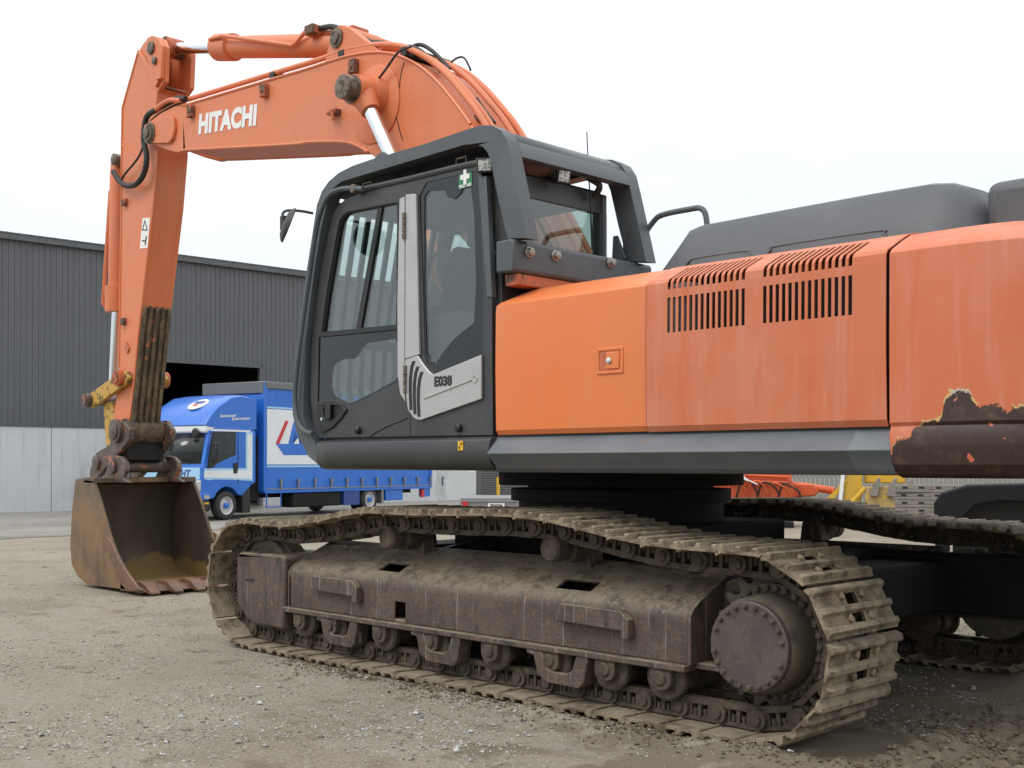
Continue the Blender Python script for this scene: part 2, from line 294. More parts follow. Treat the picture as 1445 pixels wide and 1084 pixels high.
M['gravel'] = mat('yard_gravel', (.235, .202, .145), .9, layers=[dict(c=(.275, .245, .185), s=.55, lo=.4, hi=.62, a=.8), dict(c=(.165, .135, .092), s=.9, off=(4, 2, 0), lo=.5, hi=.66, a=.7), dict(c=(.25, .245, .235), s=2.6, d=10, r=.8, off=(9, 1, 0), lo=.52, hi=.66, a=.6), dict(c=(.34, .32, .28), s=38, d=3, lo=.56, hi=.66, a=.7), dict(c=(.075, .065, .05), s=55, d=3, lo=.57, hi=.68, a=.7), dict(c=(.44, .42, .39), s=85, d=1, lo=.67, hi=.70, a=.7), dict(c=(.14, .112, .074), s=3.5, d=8, lo=.42, hi=.52, a=.8, field=('x', -2.6, -.6, .14))], bump=1, bs=45, bdet=10)
g = mb.build('ground', 'gravel', smooth=180); tag(g, kind='structure')
# stones scattered in the yard
mb = MB(); rs = random.Random(3)
oct_f = [(0, 2, 4), (2, 1, 4), (1, 3, 4), (3, 0, 4), (2, 0, 5), (1, 2, 5), (3, 1, 5), (0, 3, 5)]
for i in range(60000):
    u_ = rs.random()
    if u_ < .75: px, py = rs.uniform(-20, 1465), 1100 - 300*rs.random()**.8; p = ZP(px, py, 0)
    else: p = Vector((rs.uniform(-6, 14), rs.uniform(-6, 5), 0))
    if abs(p.x) < 2.55 and (abs(p.y - 1.295) < .34 or abs(p.y + 1.295) < .34): continue
    if noise.noise((p.x*1.1, p.y*1.1, 21)) + .45*noise.noise((p.x*3, p.y*3, 22)) < rs.uniform(-.55, .35) + (.45 if p.x < -1.8 and p.y < 2.4 else 0): continue
    r_ = rs.choice([.003, .004, .004, .005, .006, .008]) * rs.uniform(.7, 1.35)
    if rs.random() < .012: r_ = rs.uniform(.010, .022)
    z0 = gz(p.x, p.y) + ground_detail(p.x, p.y); a = rs.random()*6.28
    ca, sa = math.cos(a), math.sin(a)
    q = [Vector((d[0]*rs.uniform(.7, 1.3), d[1]*rs.uniform(.6, 1.1), d[2]*rs.uniform(.4, .8)))*r_ for d in ((1, 0, 0), (-1, 0, 0), (0, 1, 0), (0, -1, 0), (0, 0, 1), (0, 0, -1))]
    mb.add([Vector((v.x*ca - v.y*sa + p.x, v.x*sa + v.y*ca + p.y, v.z + z0 + r_*.25)) for v in q], oct_f)
M['stone'] = mat('loose_grey_stones', (.29, .285, .27), .85, layers=[dict(c=(.46, .46, .46), s=25, d=0, lo=.52, hi=.62), dict(c=(.16, .145, .115), s=31, d=0, lo=.55, hi=.62)])
o = mb.build('loose_stones', 'stone', smooth=0); tag(o, 'loose grey stones scattered over the gravel yard', 'stones', kind='stuff')
# clods of soil thrown up beside and behind the near track
mb = MB(); rs = random.Random(5); n_ = 0
while n_ < 5200:
    if rs.random() < .6:
        p = Vector((rs.uniform(-4.6, -2.35), rs.gauss(1.05, .50), 0)); k_ = 1
    else:
        p = Vector((rs.uniform(-3.0, 1.3), 1.64 + abs(rs.gauss(0, .11)), 0)); k_ = .62
    if noise.noise((p.x*2.3, p.y*2.3, 31)) < rs.uniform(-.45, .3): continue
    if abs(p.x) < 2.5 and abs(p.y - 1.295) < .31: continue
    n_ += 1; r_ = rs.choice([.005, .007, .009, .012, .016])*rs.uniform(.7, 1.4)*k_; z0 = gz(p.x, p.y) + ground_detail(p.x, p.y)
    a = rs.random()*6.28; ca, sa = math.cos(a), math.sin(a)
    q = [Vector((d[0]*rs.uniform(.6, 1.4), d[1]*rs.uniform(.6, 1.4), d[2]*rs.uniform(.5, 1.0)))*r_ for d in ((1, 0, 0), (-1, 0, 0), (0, 1, 0), (0, -1, 0), (0, 0, 1), (0, 0, -1))]
    mb.add([Vector((v.x*ca - v.y*sa + p.x, v.x*sa + v.y*ca + p.y, v.z + z0 + r_*.3)) for v in q], oct_f)
M['soil'] = mat('damp_soil_clods', (.135, .108, .072), .95, layers=[dict(c=(.085, .064, .042), s=9, d=2, lo=.45, hi=.6), dict(c=(.20, .17, .12), s=21, d=1, lo=.55, hi=.65)], bump=.5, bs=90)
o = mb.build('soil_clods', 'soil', smooth=0); tag(o, 'brown soil clods churned up beside and behind the near track', 'soil', kind='stuff')
# wet concrete apron in front of the shed
mb = MB(); ys = [-140, -60, -40, -25, -15, -8, -4, 0, 10, 60]
xsn = [19.2, 20, 22, 25, 30, 36, 60]
mb.grid([[(x + (.25*math.sin(y*1.3) if i == 0 else 0), y, gz(x, y) + .008) for y in ys] for i, x in enumerate(xsn)])
M['concrete'] = mat('wet_concrete_apron', (.27, .255, .225), .55, layers=[dict(c=(.20, .185, .16), s=.35, st=(1, .4, 1), lo=.45, hi=.6, a=.9, ro=.25), dict(c=(.33, .30, .26), s=1.2, lo=.5, hi=.65, a=.6)], bump=.1, bs=20)
tag(mb.build('concrete_apron', 'concrete', smooth=0), kind='structure')

# ================================================================== shed
S0 = Vector((32.461, -10.084, -.33)); WS = Vector((-.042, -.999, 0)).normalized(); NS = Vector((WS.y, -WS.x, 0))   # NS points to the yard
shed = empty('shed', S0); shed.matrix_local = Matrix(((WS.x, NS.x, 0, S0.x), (WS.y, NS.y, 0, S0.y), (0, 0, 1, S0.z), (0, 0, 0, 1)))
tag(shed, 'long dark grey corrugated metal shed on a pale concrete base behind the blue truck', 'shed')
M['clad'] = mat('dark_grey_ribbed_cladding', (.118, .122, .129), .5, layers=[dict(c=(.138, .142, .149), s=.6, lo=.4, hi=.65, a=.8), dict(c=(.085, .086, .09), s=2, st=(4, 1, .1), lo=.5, hi=.7, a=.5)])
M['clad_trim'] = mat('grey_metal_flashing', (.10, .105, .11), .45, layers=[dict(c=(.13, .13, .13), s=2, lo=.4, hi=.65, a=.6)])
M['panel'] = mat('pale_precast_concrete', (.58, .59, .59), .75, layers=[dict(c=(.64, .65, .65), s=.5, lo=.4, hi=.62, a=.8), dict(c=(.30, .30, .29), s=1.1, st=(1, 1, .4), lo=.55, hi=.7, a=.6), dict(c=(.33, .32, .30), s=3, st=(3, 1, .08), lo=.58, hi=.72, a=.5)], bump=.05)
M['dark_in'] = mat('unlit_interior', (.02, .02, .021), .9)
M['roller'] = mat('grey_roller_door', (.105, .105, .11), .45)
def ribsheet(w, z0, z1):
    m = MB(); prof = []; n = 4
    for i in range(n):
        b = i*w/n
        prof += [(b, 0), (b + .048, 0), (b + .062, .028), (b + .094, .028), (b + .108, 0)]
    prof.append((w, 0))
    m.grid([[(x, y, z) for x, y in prof] for z in (z0, z1)]); return m.mesh('cladding_sheet', smooth=0)
SW = .76
tops = ribsheet(SW, 2.75, 8.76); door = ribsheet(SW, 5.19, 8.76)
for me in (tops, door): me.materials.append(M['clad'])
s_ = -9.2
while s_ < 40:
    o = obj('cladding_sheet', door if (3.3 <= s_ + .01 and s_ + SW < 8.3) else tops, shed); o.location.x = s_; s_ += SW
s_ = -9.2
while s_ < 40:
    mbx = MB().box(s_, s_ + .945, -.02, .17, 8.63, 8.83).box(s_, s_ + .945, .17, .19, 8.81, 8.85)
    mbx.box(s_ + .945, s_ + .955, -.02, .175, 8.62, 8.84); mbx.build('gutter_section', 'clad_trim', shed, bevel=.008); s_ += .955
m = MB(); n_ = int(49/.19)
for i in range(n_): m.box(-9.2 + i*.38, -9.2 + i*.38 + .05, -25, -.05, 8.86, 8.90)
m.box(-9.2, 40, -25, -.04, 8.835, 8.86); m.build('roof', 'clad_trim', shed)
pw = 6.1
for a, b in ((-9.2, -5.55), (-5.53, .58), (.60, 3.27), (8.36, 12.4), (12.42, 18.80)):
    MB().box(a, b, -.15, .02, -.5, 2.75).build('concrete_panel', 'panel', shed, bevel=.01)
MB().box(-9.2, 40, -.02, .05, 2.752, 2.80).build('base_flashing', 'clad_trim', shed)
for p0 in (3.2, 8.22): MB().box(p0, p0 + .13, -.1, .06, -.3, 5.2).build('door_jamb', 'clad_trim', shed)
MB().box(3.2, 8.35, -.1, .06, 5.08, 5.2).build('door_head', 'clad_trim', shed)
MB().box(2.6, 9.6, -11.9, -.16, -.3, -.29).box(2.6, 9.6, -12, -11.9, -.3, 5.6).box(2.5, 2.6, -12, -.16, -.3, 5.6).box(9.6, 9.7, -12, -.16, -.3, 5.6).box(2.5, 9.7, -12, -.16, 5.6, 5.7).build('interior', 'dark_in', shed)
MB().box(18.82, 19.05, -.1, .06, -.3, 4.6).build('door_jamb', 'clad_trim', shed)
MB().box(18.82, 24.5, -.1, .06, 4.5, 4.62).build('door_head', 'clad_trim', shed)
sl = MB().plate([(0, 0), (.02, .015), (.03, .05), (.02, .085), (0, .1)], 0, 5.4, axis='x').mesh('roller_slat'); sl.materials.append(M['roller'])
for i in range(14):
    o = obj('roller_slat', sl, shed); o.location = (19.06, -.05, .02 + i*.1)
MB().box(19.06, 24.46, -.06, -.03, 1.42, 4.5).build('roller_curtain', 'roller', shed)
MB().box(24.5, 40, -.15, .02, -.5, 2.75).build('concrete_panel', 'panel', shed)
hz = MB()
for i in range(12): hz.plate([(19.1 + i*.2, .02), (19.2 + i*.2, .02), (19.28 + i*.2, .10), (19.18 + i*.2, .10)], .05, .06)
hz.build('hazard_strip', 'stick_y', shed)
MB().box(18.35, 18.66, .021, .03, 1.2, 1.48).build('wall_notice', 'white', shed)
# bollard
bp_ = S0 + WS*19.25 + NS*.9
M['boll'] = mat('yellow_bollard_paint', (.72, .40, .02), .45, layers=[dict(c=(.5, .26, .02), s=6, lo=.5, hi=.65, a=.6)])
bo = empty('bollard', (bp_.x, bp_.y, -.32)); tag(bo, 'yellow steel bollard before the grey roller door', 'bollard')
MB().lathe([(.075, 0), (.075, .96), (.06, .99), (.02, 1.0)], (0, 0, 0), 'z', 16).build('post', 'boll', bo); MB().box(-.12, .12, -.12, .12, 0, .012).build('base_plate', 'boll', bo)
# low trailer deck in front of the roller door
tp_ = ZP(700, 712, -.1); M['galv'] = mat('galvanised_deck', (.24, .25, .26), .5, .3, layers=[dict(c=(.24, .24, .24), s=4, lo=.45, hi=.65, a=.7)])
tr = empty('deck_trailer', DP(696, 711, 27)); tr.location.z = -.2; tr.rotation_euler.z = R(-136); tag(tr, 'low grey flat deck trailer beside the yellow bollard', 'trailer')
MB().box(-.75, .55, -.02, 3.2, .40, .64).box(-.75, .55, -.05, -.02, .56, .66).build('deck', 'galv', tr, bevel=.01)
MB().box(-.12, .26, -.075, -.052, .42, .54).build('number_plate', 'white', tr)
text('plate_text', '80604', .11, 'ink', frame_m((.07, -.08, .48), (1, 0, 0), (0, 0, 1)), tr, .002)
M['redlamp'] = mat('red_tail_lamp', (.5, .03, .03), .3)
MB().box(-.7, -.58, -.07, -.05, .48, .58).build('tail_lamp', 'redlamp', tr)
for x in (-.6, .4):
    for y in (.8, 2.2): MB().lathe([(.05, -.09), (.2, -.09), (.27, -.07), (.28, 0), (.27, .07), (.2, .09), (.05, .09)], (x, y, .28), 'x', 20).build('wheel', 'rubber', tr)

# ================================================================== truck
TW = ZP(320, 734.5, -.3); TH = R(104)
truck = empty('delivery_truck', (TW.x, TW.y, -.3), TH); tag(truck, 'blue curtain-sided delivery truck with white panel and roof fairing beside the shed', 'truck')
ta = Vector((math.cos(TH), math.sin(TH), 0)); tn = Vector((-math.sin(TH), math.cos(TH), 0)); T0 = Vector((TW.x, TW.y, -.3))
def tl(zx, zy, yt=0):
    px, py = 220 + zx/3.01, 520 + zy/3.01; d = ray(px, py); t = (T0 + tn*yt - CAM).dot(tn)/d.dot(tn); q = CAM + d*t - T0; return (q.dot(ta), q.z)
M['blue'] = mat('truck_blue_paint', (.016, .135, .56), .28, layers=[dict(c=(.03, .17, .60), s=1.5, lo=.4, hi=.65, a=.6)], coat=.3)
M['curtain'] = mat('blue_curtain_vinyl', (.022, .145, .56), .42, layers=[dict(c=(.03, .18, .62), s=3, st=(1, 1, .2), lo=.45, hi=.6, a=.6)], bump=.25, bs=6)
M['twhite'] = mat('truck_white', (.74, .76, .78), .4, layers=[dict(c=(.66, .68, .71), s=2, lo=.45, hi=.65, a=.6)], bump=.12, bs=6)
M['lblue'] = mat('pale_blue_stripe', (.34, .58, .80), .4)
M['tred'] = mat('logo_red', (.55, .03, .04), .4)
M['navy'] = mat('logo_navy', (.02, .06, .25), .4)
M['tglass'] = mat('dark_truck_glass', (.016, .02, .022), .1, spec=.5, layers=[dict(c=(.05, .055, .055), s=3, lo=.5, hi=.6, a=.7)])
M['alu'] = mat('aluminium_rail', (.26, .265, .27), .4, .5)
M['greyrail'] = mat('grey_roof_rail', (.16, .165, .17), .4, .3)
WY = -2.36
# cab
cabp = [(-1.12, 1.02), (-1.12, 2.44), (-.95, 2.52), (.42, 2.52), (.66, 2.42), (.86, 1.50), (.91, 1.25), (.93, .62), (.60, .60)]
cabp += [(.52*math.cos(R(a)), .40 + .52*math.sin(R(a))) for a in range(25, 160, 15)] + [(-.58, .66), (-.95, .95)]
wn = [(.70, 1.46), (.60, 2.0), (.50, 2.36), (-.30, 2.38), (-.30, 1.82), (-.05, 1.74), (.30, 1.60), (.50, 1.46)]
tcab = MB().plate(cabp, WY + .02, .0).build('cab', 'blue', truck, bevel=.06, seg=3)
MB().plate([(x, z) for x, z in wn], .001, .012).build('side_window', 'tglass', tcab)
fr = [(x*1.0 + (.035 if x > .25 else -.035), z + (.035 if z > 1.95 else -.035)) for x, z in wn]
MB().plate(fr, -.004, .006, holes=[wn]).build('window_seal', 'black', tcab)
# windscreen on the raked front
ws_a, ws_b = Vector((.685, 0, 2.34)), Vector((.850, 0, 1.54)); nn = Vector((.8, 0, .17)).normalized()*.014
m = MB(); rows = []
for t in (0, 1):
    p = ws_a.lerp(ws_b, t); rows.append([(p.x + nn.x, y, p.z + nn.z) for y in (-.12, WY + .14)])
m.grid(rows); m.build('windscreen', 'tglass', tcab, solid=.01)
MB().box(.30, .76, WY + .04, -.03, 2.37, 2.57).build('roof_visor', 'twhite', tcab, bevel=.05)
MB().box(-.9, .6, -.05, .006, 2.42, 2.47).build('roof_gutter', 'twhite', tcab)
MB().plate([(.40, .98), (-.14, 1.0), (-.30, 1.02), (-1.0, 1.06), (-1.0, 2.42), (-.72, 2.42), (-.72, 1.42), (.84, 1.42), (.86, 1.14), (.70, 1.10), (.45, 1.12)][3:] + [(-.3, 1.10)], .002, .007).build('door_stripe', 'lblue', tcab)
MB().plate([(-.96, 1.12), (-.96, 2.36), (-.78, 2.36), (-.78, 1.36), (.84, 1.36), (.86, 1.18)], .0075, .011).build('door_stripe_inner', 'twhite', tcab)
MB().box(-.43, -.41, .0, .008, .98, 2.42).build('door_gap', 'black', tcab)
MB().box(-.38, -.24, .008, .03, 1.28, 1.56).build('door_handle', 'black', tcab)
MB().box(.90, .925, WY + .1, -.08, 1.12, 1.44).build('front_stripe', 'lblue', tcab)
text('front_lettering', 'FREIGHT', .26, 'navy', frame_m((.93, -.95, 1.27), (0, 1, 0), (0, 0, 1)), tcab, .006, .2)
MB().box(.62, 1.0, WY - .02, .02, .26, .56).build('bumper', 'black', truck, bevel=.05)
MB().box(.64, .99, WY + .0, .01, .56, .76).build('bumper_upper', 'blue', truck, bevel=.04)
for y in (-.36, WY + .08): MB().box(.86, .965, y, y + .33, .78, 1.10).build('headlight', 'lens', truck, bevel=.04)
MB().plate([(.86, .60), (.66, .60), (.66, .70), (.86, .71)], .011, .025).build('fog_lamp', 'lens', truck)
MB().box(.70, .86, .02, .03, .46, .51).build('indicator', 'boll', truck)
# fairing
fp = [(-1.17, 2.50), (-1.17, 3.34), (-.55, 3.40), (-.20, 3.34), (.30, 3.06), (.62, 2.78), (.78, 2.58), (.60, 2.53)]
m = MB(); rows = []
for y, k in ((-.02, .0), (-.06, .03), (-.3, .05), (-1.2, .06), (WY + .3, .05), (WY + .1, .03), (WY + .06, 0)):
    rows.append([(x, y, z + (k if z > 2.6 else 0)) for x, z in fp])
m.grid([list(r_) for r_ in rows]); m.plate(fp, WY + .055, WY + .06); m.plate(fp, -.02, -.019)
fa = m.build('roof_fairing', 'blue', truck)
text('fairing_lettering', 'Special people', .105, 'white', frame_m((tl(307, 201)[0], -.012, tl(307, 201)[1]), (-1, 0, .06), (.06, 0, 1)), fa, .002, .35)
text('fairing_lettering', 'Special company', .105, 'white', frame_m((tl(361, 213)[0], -.012, tl(361, 213)[1]), (-1, 0, .06), (.06, 0, 1)), fa, .002, .35)
MB().lathe([(.30, -.012), (.30, .012)], (.22, -.85, 3.165), 'z', 24, Matrix.Rotation(R(29), 4, 'Y')).build('emblem', 'white', fa)
em_ = Matrix.Translation((.22, -.85, 3.165)) @ Matrix.Rotation(R(29), 4, 'Y')
MB().box(-.17, -.02, -.20, .17, 0, .018, em_).build('emblem_mark', 'navy', fa); MB().box(.02, .12, -.15, .05, 0, .018, em_).build('emblem_mark', 'tred', fa)
# mirrors and wiper
MB().box(.56, .68, .10, .28, 1.60, 2.12).build('mirror', 'black', truck, bevel=.03)
MB().tube([(.62, .0, 2.36), (.64, .18, 2.34), (.64, .2, 2.1)], .018, 8).tube([(.64, .19, 1.62), (.66, .12, 1.5), (.72, 0, 1.42)], .018, 8).build('mirror_arm', 'black', truck)
MB().lathe([(.02, -.02), (.12, -.01), (.14, .02), (.1, .06)], (.80, -.35, 2.36), 'x', 14).build('front_mirror', 'black', truck)
for y in (-.5, -1.4): MB().tube([(.875, y, 1.55), (.86, y - .6, 1.62)], .012, 6).build('wiper', 'black', truck)
# chassis and body
MB().box(-9.6, .9, -1.65, -1.5, .55, .75).box(-9.6, .9, -.9, -.75, .55, .75).build('chassis_rail', 'frame_black', truck)
bx = MB().box(-9.76, -1.52, WY, -.03, .82, 3.80).build('cargo_body', 'curtain', truck)
MB().box(-9.78, -1.50, WY - .02, .0, .70, .80).build('floor_rail', 'blue', truck); MB().box(-9.78, -1.5, -.02, .012, .80, .83).build('floor_edge', 'alu', truck)
MB().box(-9.78, -1.47, WY - .02, .02, 3.68, 3.88).build('roof_rail', 'greyrail', truck, bevel=.02)
MB().box(-1.5, -1.42, WY, .0, 3.55, 3.86).build('front_header', 'greyrail', truck)
MB().box(-1.5, -1.44, WY, .0, .78, 3.5).build('front_wall', 'blue', truck)
MB().box(-1.56, -1.43, -.08, .02, .75, 3.85).build('corner_post', 'blue', truck)
MB().box(-9.80, -9.70, -.08, .02, .75, 3.85).build('corner_post', 'blue', truck)
MB().box(-9.6, -1.58, -.028, -.018, 1.52, 3.10).build('curtain_panel', 'twhite', truck)
for z0 in (1.44, 3.12): MB().box(-9.6, -1.58, -.028, -.016, z0, z0 + .05).build('curtain_line', 'lblue', truck)
lg = lambda l: [tl(a, b) for a, b in l]
MB().plate(lg([(512, 320), (545, 368), (900, 368), (905, 320)]), -.017, -.012).build('logo_shape', 'blue', truck)
MB().plate(lg([(510, 320), (552, 222), (566, 222), (526, 320)]), -.017, -.012).build('logo_bar', 'tred', truck)
lx, lz = tl(590, 285); text('logo_lettering', 'Mainfreight', 1.05, 'blue', frame_m((lx + .35, -.0165, lz - .02), (-1, 0, 0), (0, 0, 1)), truck, .02, .35, align='LEFT')
for i in range(12):
    x = tl(530 + 0, 480)[0] - i*.755
    b = MB().box(x - .02, x + .02, -.03, .03, .78, 1.02).box(x - .04, x + .04, -.01, .045, .98, 1.10).build('curtain_buckle', 'alu', truck)
MB().box(-4.95, -2.75, -.55, -.05, .26, .70).build('fuel_tank', 'frame_black', truck, bevel=.05)
MB().box(-5.85, -5.08, -.5, -.03, .26, .72).build('mudguard', 'navy', truck); MB().box(-7.1, -7.0, -.5, -.03, .26, .72).build('mudguard', 'alu', truck)
MB().box(-8.2, -7.25, -.5, -.05, .34, .70).build('tool_box', 'blue', truck, bevel=.02)
MB().box(-9.78, -9.4, -.25, -.05, .42, .70).build('rear_lamp_box', 'blue', truck); MB().box(-9.4, -9.25, -.1, -.03, .4, .66).build('reflector', 'tred', truck)
MB().tube([(-1.6, -.03, .3), (-2.2, -.03, .3), (-2.2, -.03, .75)], .02, 8).tube([(-1.6, -.03, .3), (-1.6, -.03, .75)], .02, 8).build('step_frame', 'blue', truck)
MB().box(-.95, -.62, -.35, -.02, .18, .98).build('mud_flap', 'black', truck, bevel=.03)
MB().box(-1.45, -1.15, -2.2, -.2, .5, 2.3).build('cab_back_gear', 'frame_black', truck)
tyre = MB().lathe([(.24, -.12), (.30, -.13), (.37, -.12), (.40, -.08), (.405, 0), (.40, .08), (.37, .12), (.30, .13), (.24, .12)], (0, 0, 0), 'y', 32, loop=True).mesh('tyre')
tyre.materials.append(M['rubber'])
rim = MB().lathe([(.05, .08), (.10, .08), (.11, .03), (.2, .02), (.22, .10), (.25, .125), (.25, -.1), (.05, -.1)], (0, 0, 0), 'y', 32)
for k in range(8): a = k*math.pi/4; rim.lathe([(.018, .0), (.018, .06)], (.155*math.cos(a), .0, .155*math.sin(a)), 'y', 8)
rim = rim.mesh('rim'); M['rimw'] = mat('white_wheel_paint', (.62, .62, .62), .4, .2); rim.materials.append(M['rimw'])
hubm = MB().lathe([(.085, 0), (.085, .14), (.05, .17)], (0, 0, 0), 'y', 14).mesh('hub'); hubm.materials.append(M['blue'])
for x, y in ((0, -.13), (0, WY + .13), (-6.35, -.13), (-6.35, -.42), (-6.35, WY + .13)):
    t_ = obj('wheel', tyre, truck); t_.location = (x, y, .405)
    r_ = obj('rim', rim, t_); h_ = obj('hub', hubm, t_)
    if y < -1.5: r_.rotation_euler.z = math.pi; h_.rotation_euler.z = math.pi

# ================================================================== things behind the right-hand side
M['or_bg'] = mat('bright_orange_paint', (.60, .10, .025), .45, layers=[dict(c=(.45, .09, .035), s=4, lo=.45, hi=.65, a=.7)])
M['ye_bg'] = mat('digger_yellow_paint', (.60, .36, .03), .45, layers=[dict(c=(.48, .30, .05), s=4, lo=.45, hi=.65, a=.7)])
M['ye_mud'] = mat('mud_caked_yellow', (.36, .26, .11), .7, layers=[dict(c=(.55, .36, .05), s=7, lo=.5, hi=.6, a=.8), dict(c=(.24, .19, .12), s=15, lo=.5, hi=.65, a=.7)])
M['fence'] = mat('weathered_fence_timber', (.25, .25, .225), .85, layers=[dict(c=(.19, .185, .165), s=5, st=(4, 4, .3), lo=.45, hi=.65, a=.8)], bump=.2)
M['sleeper'] = mat('weathered_grey_steel_sections', (.20, .18, .155), .8, layers=[dict(c=(.27, .25, .22), s=5, st=(.5, .5, 2), lo=.45, hi=.62, a=.8), dict(c=(.12, .10, .08), s=14, lo=.55, hi=.7, a=.7)], bump=.2)
def facing(px, dist):        # a place seen at column px, with the ground under it, turned across the view
    p = DP(px, 660, dist); d = ray(px, 660); return (p.x, p.y, gz(p.x, p.y)), math.atan2(d.y, d.x) - math.pi/2
# orange loader arm assembly lying behind: a boom with hoses
p, a = facing(1105, 24); ob = empty('orange_excavator', p, a); tag(ob, 'bright orange machine with looped hoses glimpsed past the turntable', 'excavator')
MB().plate([(-1.7, .1), (-1.75, .95), (-1.2, 1.12), (.15, 1.10), (.22, .62), (.0, .1)], -1.2, 0).build('body', 'or_bg', ob, bevel=.05)
MB().plate([(.0, .55), (.0, .85), (.62, .82), (.70, .70), (.62, .6)], -.5, -.25).build('arm', 'or_bg', ob, bevel=.03)
MB().tube([(.1, -.4, .82), (.5, -.4, .78), (.98, -.4, .70)], .075, 12).build('cylinder', 'or_bg', ob); MB().tube([(.95, -.4, .71), (1.1, -.4, .68)], .05, 10).build('rod', 'rubber', ob)
for k in range(6):
    x0 = -1.1 + k*.2
    MB().tube(catmull([(x0, -1.22, .55), (x0 + .1, -1.34, .85), (x0 + .25, -1.36, .95 - .03*k), (x0 + .4, -1.3, .7), (x0 + .42, -1.22, .5)]), .018, 8).build('hose', 'rubber' if k % 2 else 'or_bg', ob)
MB().tube([(-1.6, -1.25, .9), (-.7, -1.27, 1.02), (.1, -1.25, .98)], .022, 8).tube([(-1.6, -1.25, .82), (-.7, -1.27, .9), (.1, -1.25, .88)], .022, 8).build('pipe', 'or_bg', ob)
MB().box(-1.75, .2, -1.25, .1, .0, .1).build('skid', 'frame_black', ob)
for k in range(4):
    MB().tube(catmull([(-.95 + .06*k, -1.37, 1.06), (-.85 + .05*k, -1.40, .95), (-.78 + .1*k, -1.39, .99 - .05*k)]), .012, 6).build('tie', 'white', ob)
# yellow digger with its toothed bucket
p, a = facing(1226, 23); yd = empty('yellow_digger', p, a); tag(yd, 'yellow digger with a mud caked toothed bucket behind the far track', 'digger')
MB().plate([(-.55, .0), (-.40, 1.2), (-.1, 1.25), (-.18, .0)], -.2, .4).build('dipper', 'ye_bg', yd, bevel=.04)
MB().plate([(-.62, .0), (-.50, 1.2), (-.43, 1.2), (-.55, .0)], -.26, -.22).build('dipper_edge', 'white', yd)
MB().plate([(-.8, .55), (-.45, .92), (-.38, .88), (-.7, .5)], -.2, .3).build('ram_bracket', 'ye_bg', yd, bevel=.02)
MB().tube([(-.35, -.3, .45), (-.06, -.3, .78)], .05, 10).build('ram', 'ye_bg', yd)
MB().box(-.08, .68, -.1, .5, .86, 1.12).build('cross_tube', 'ye_bg', yd, bevel=.03)
MB().plate([(-.1, .1), (-.05, .80), (.68, .82), (.72, .45), (.55, .1)], -.35, .2).build('bucket', 'ye_mud', yd, bevel=.03)
for k in range(3): MB().plate([(.02 + .3*k, .62), (.06 + .3*k, .82), (.18 + .3*k, .98), (.22 + .3*k, .96), (.20 + .3*k, .80), (.16 + .3*k, .60)], -.42, -.352).build('tooth', 'sleeper', yd, bevel=.015)
# timber fence
p, a = facing(1160, 40); fe = empty('timber_fence', p, a); tag(fe, 'pale grey upright board fence far behind the machines', 'fence')
bd = MB().box(-.07, .07, -.012, .012, 0, 1.35).mesh('board', 0); bd.materials.append(M['fence'])
for i in range(150):
    o = obj('board', bd, fe); o.location = (-5 + i*.152, random.uniform(-.008, .008), random.uniform(-.02, .02))
MB().box(-5, 17.8, .015, .08, .3, .4).box(-5, 17.8, .015, .08, 1.0, 1.1).build('rail', 'fence', fe)
# stacked steel track sections
for r_ in range(7):
    p, a = facing(1318, 19.5); st = empty('steel_section', (p[0], p[1], p[2] + .02 + r_*.125), a + R(2*math.sin(r_*2.3)))
    tag(st, ['weathered grey steel track section in the stack behind the far track, bottom one', 'weathered grey steel track section, second from bottom of its stack', 'weathered grey steel track section, third from bottom of its stack', 'weathered grey steel track section, middle one of its stack', 'weathered grey steel track section, third from top of its stack', 'weathered grey steel track section, second from top of its stack', 'weathered grey steel track section topping the stack behind the far track'][r_], 'steel section', 'stacked steel track sections')
    q = MB().box(-.62, 1.9, -.3, .3, 0, .05).box(-.62, 1.9, -.3, -.26, .05, .12).box(-.62, 1.9, .26, .3, .05, .12).box(-.62, 1.9, -.02, .02, .05, .11)
    q.build('plate', 'sleeper', st, bevel=.008)
    for k in range(6): MB().box(-.5 + k*.26, -.42 + k*.26, -.306, -.301, .065, .095).build('bolt_hole', 'black', st)
# black rounded machine cowl
p, a = facing(1378, 15.5); bc = empty('black_cowl', p, a); tag(bc, 'black rounded machine cowl with an arched opening beyond the far track', 'machine cowl')
op = [(-.50, .0), (-.52, .72), (-.44, .86), (-.12, .965), (.9, 1.0), (1.6, .98), (1.6, 0), (1.3, 0), (1.28, .62), (1.1, .74), (.2, .76), (.0, .72), (-.2, .5), (-.34, .3), (-.34, 0)]
MB().plate(op, -.4, .5).build('shell', 'cowl', bc, bevel=.04, seg=3); MB().box(-.3, 1.3, .1, .45, .02, .75).build('inner_panel', 'black', bc)
# ================================================================== excavator
ex = empty('excavator'); tag(ex, 'large orange crawler excavator with dark grey guarded cab and muddy tracks', 'excavator')
PITCH = .216; NL = 48; SPX, IDX, ZC, RP = -2.01, 1.99, .44, .345
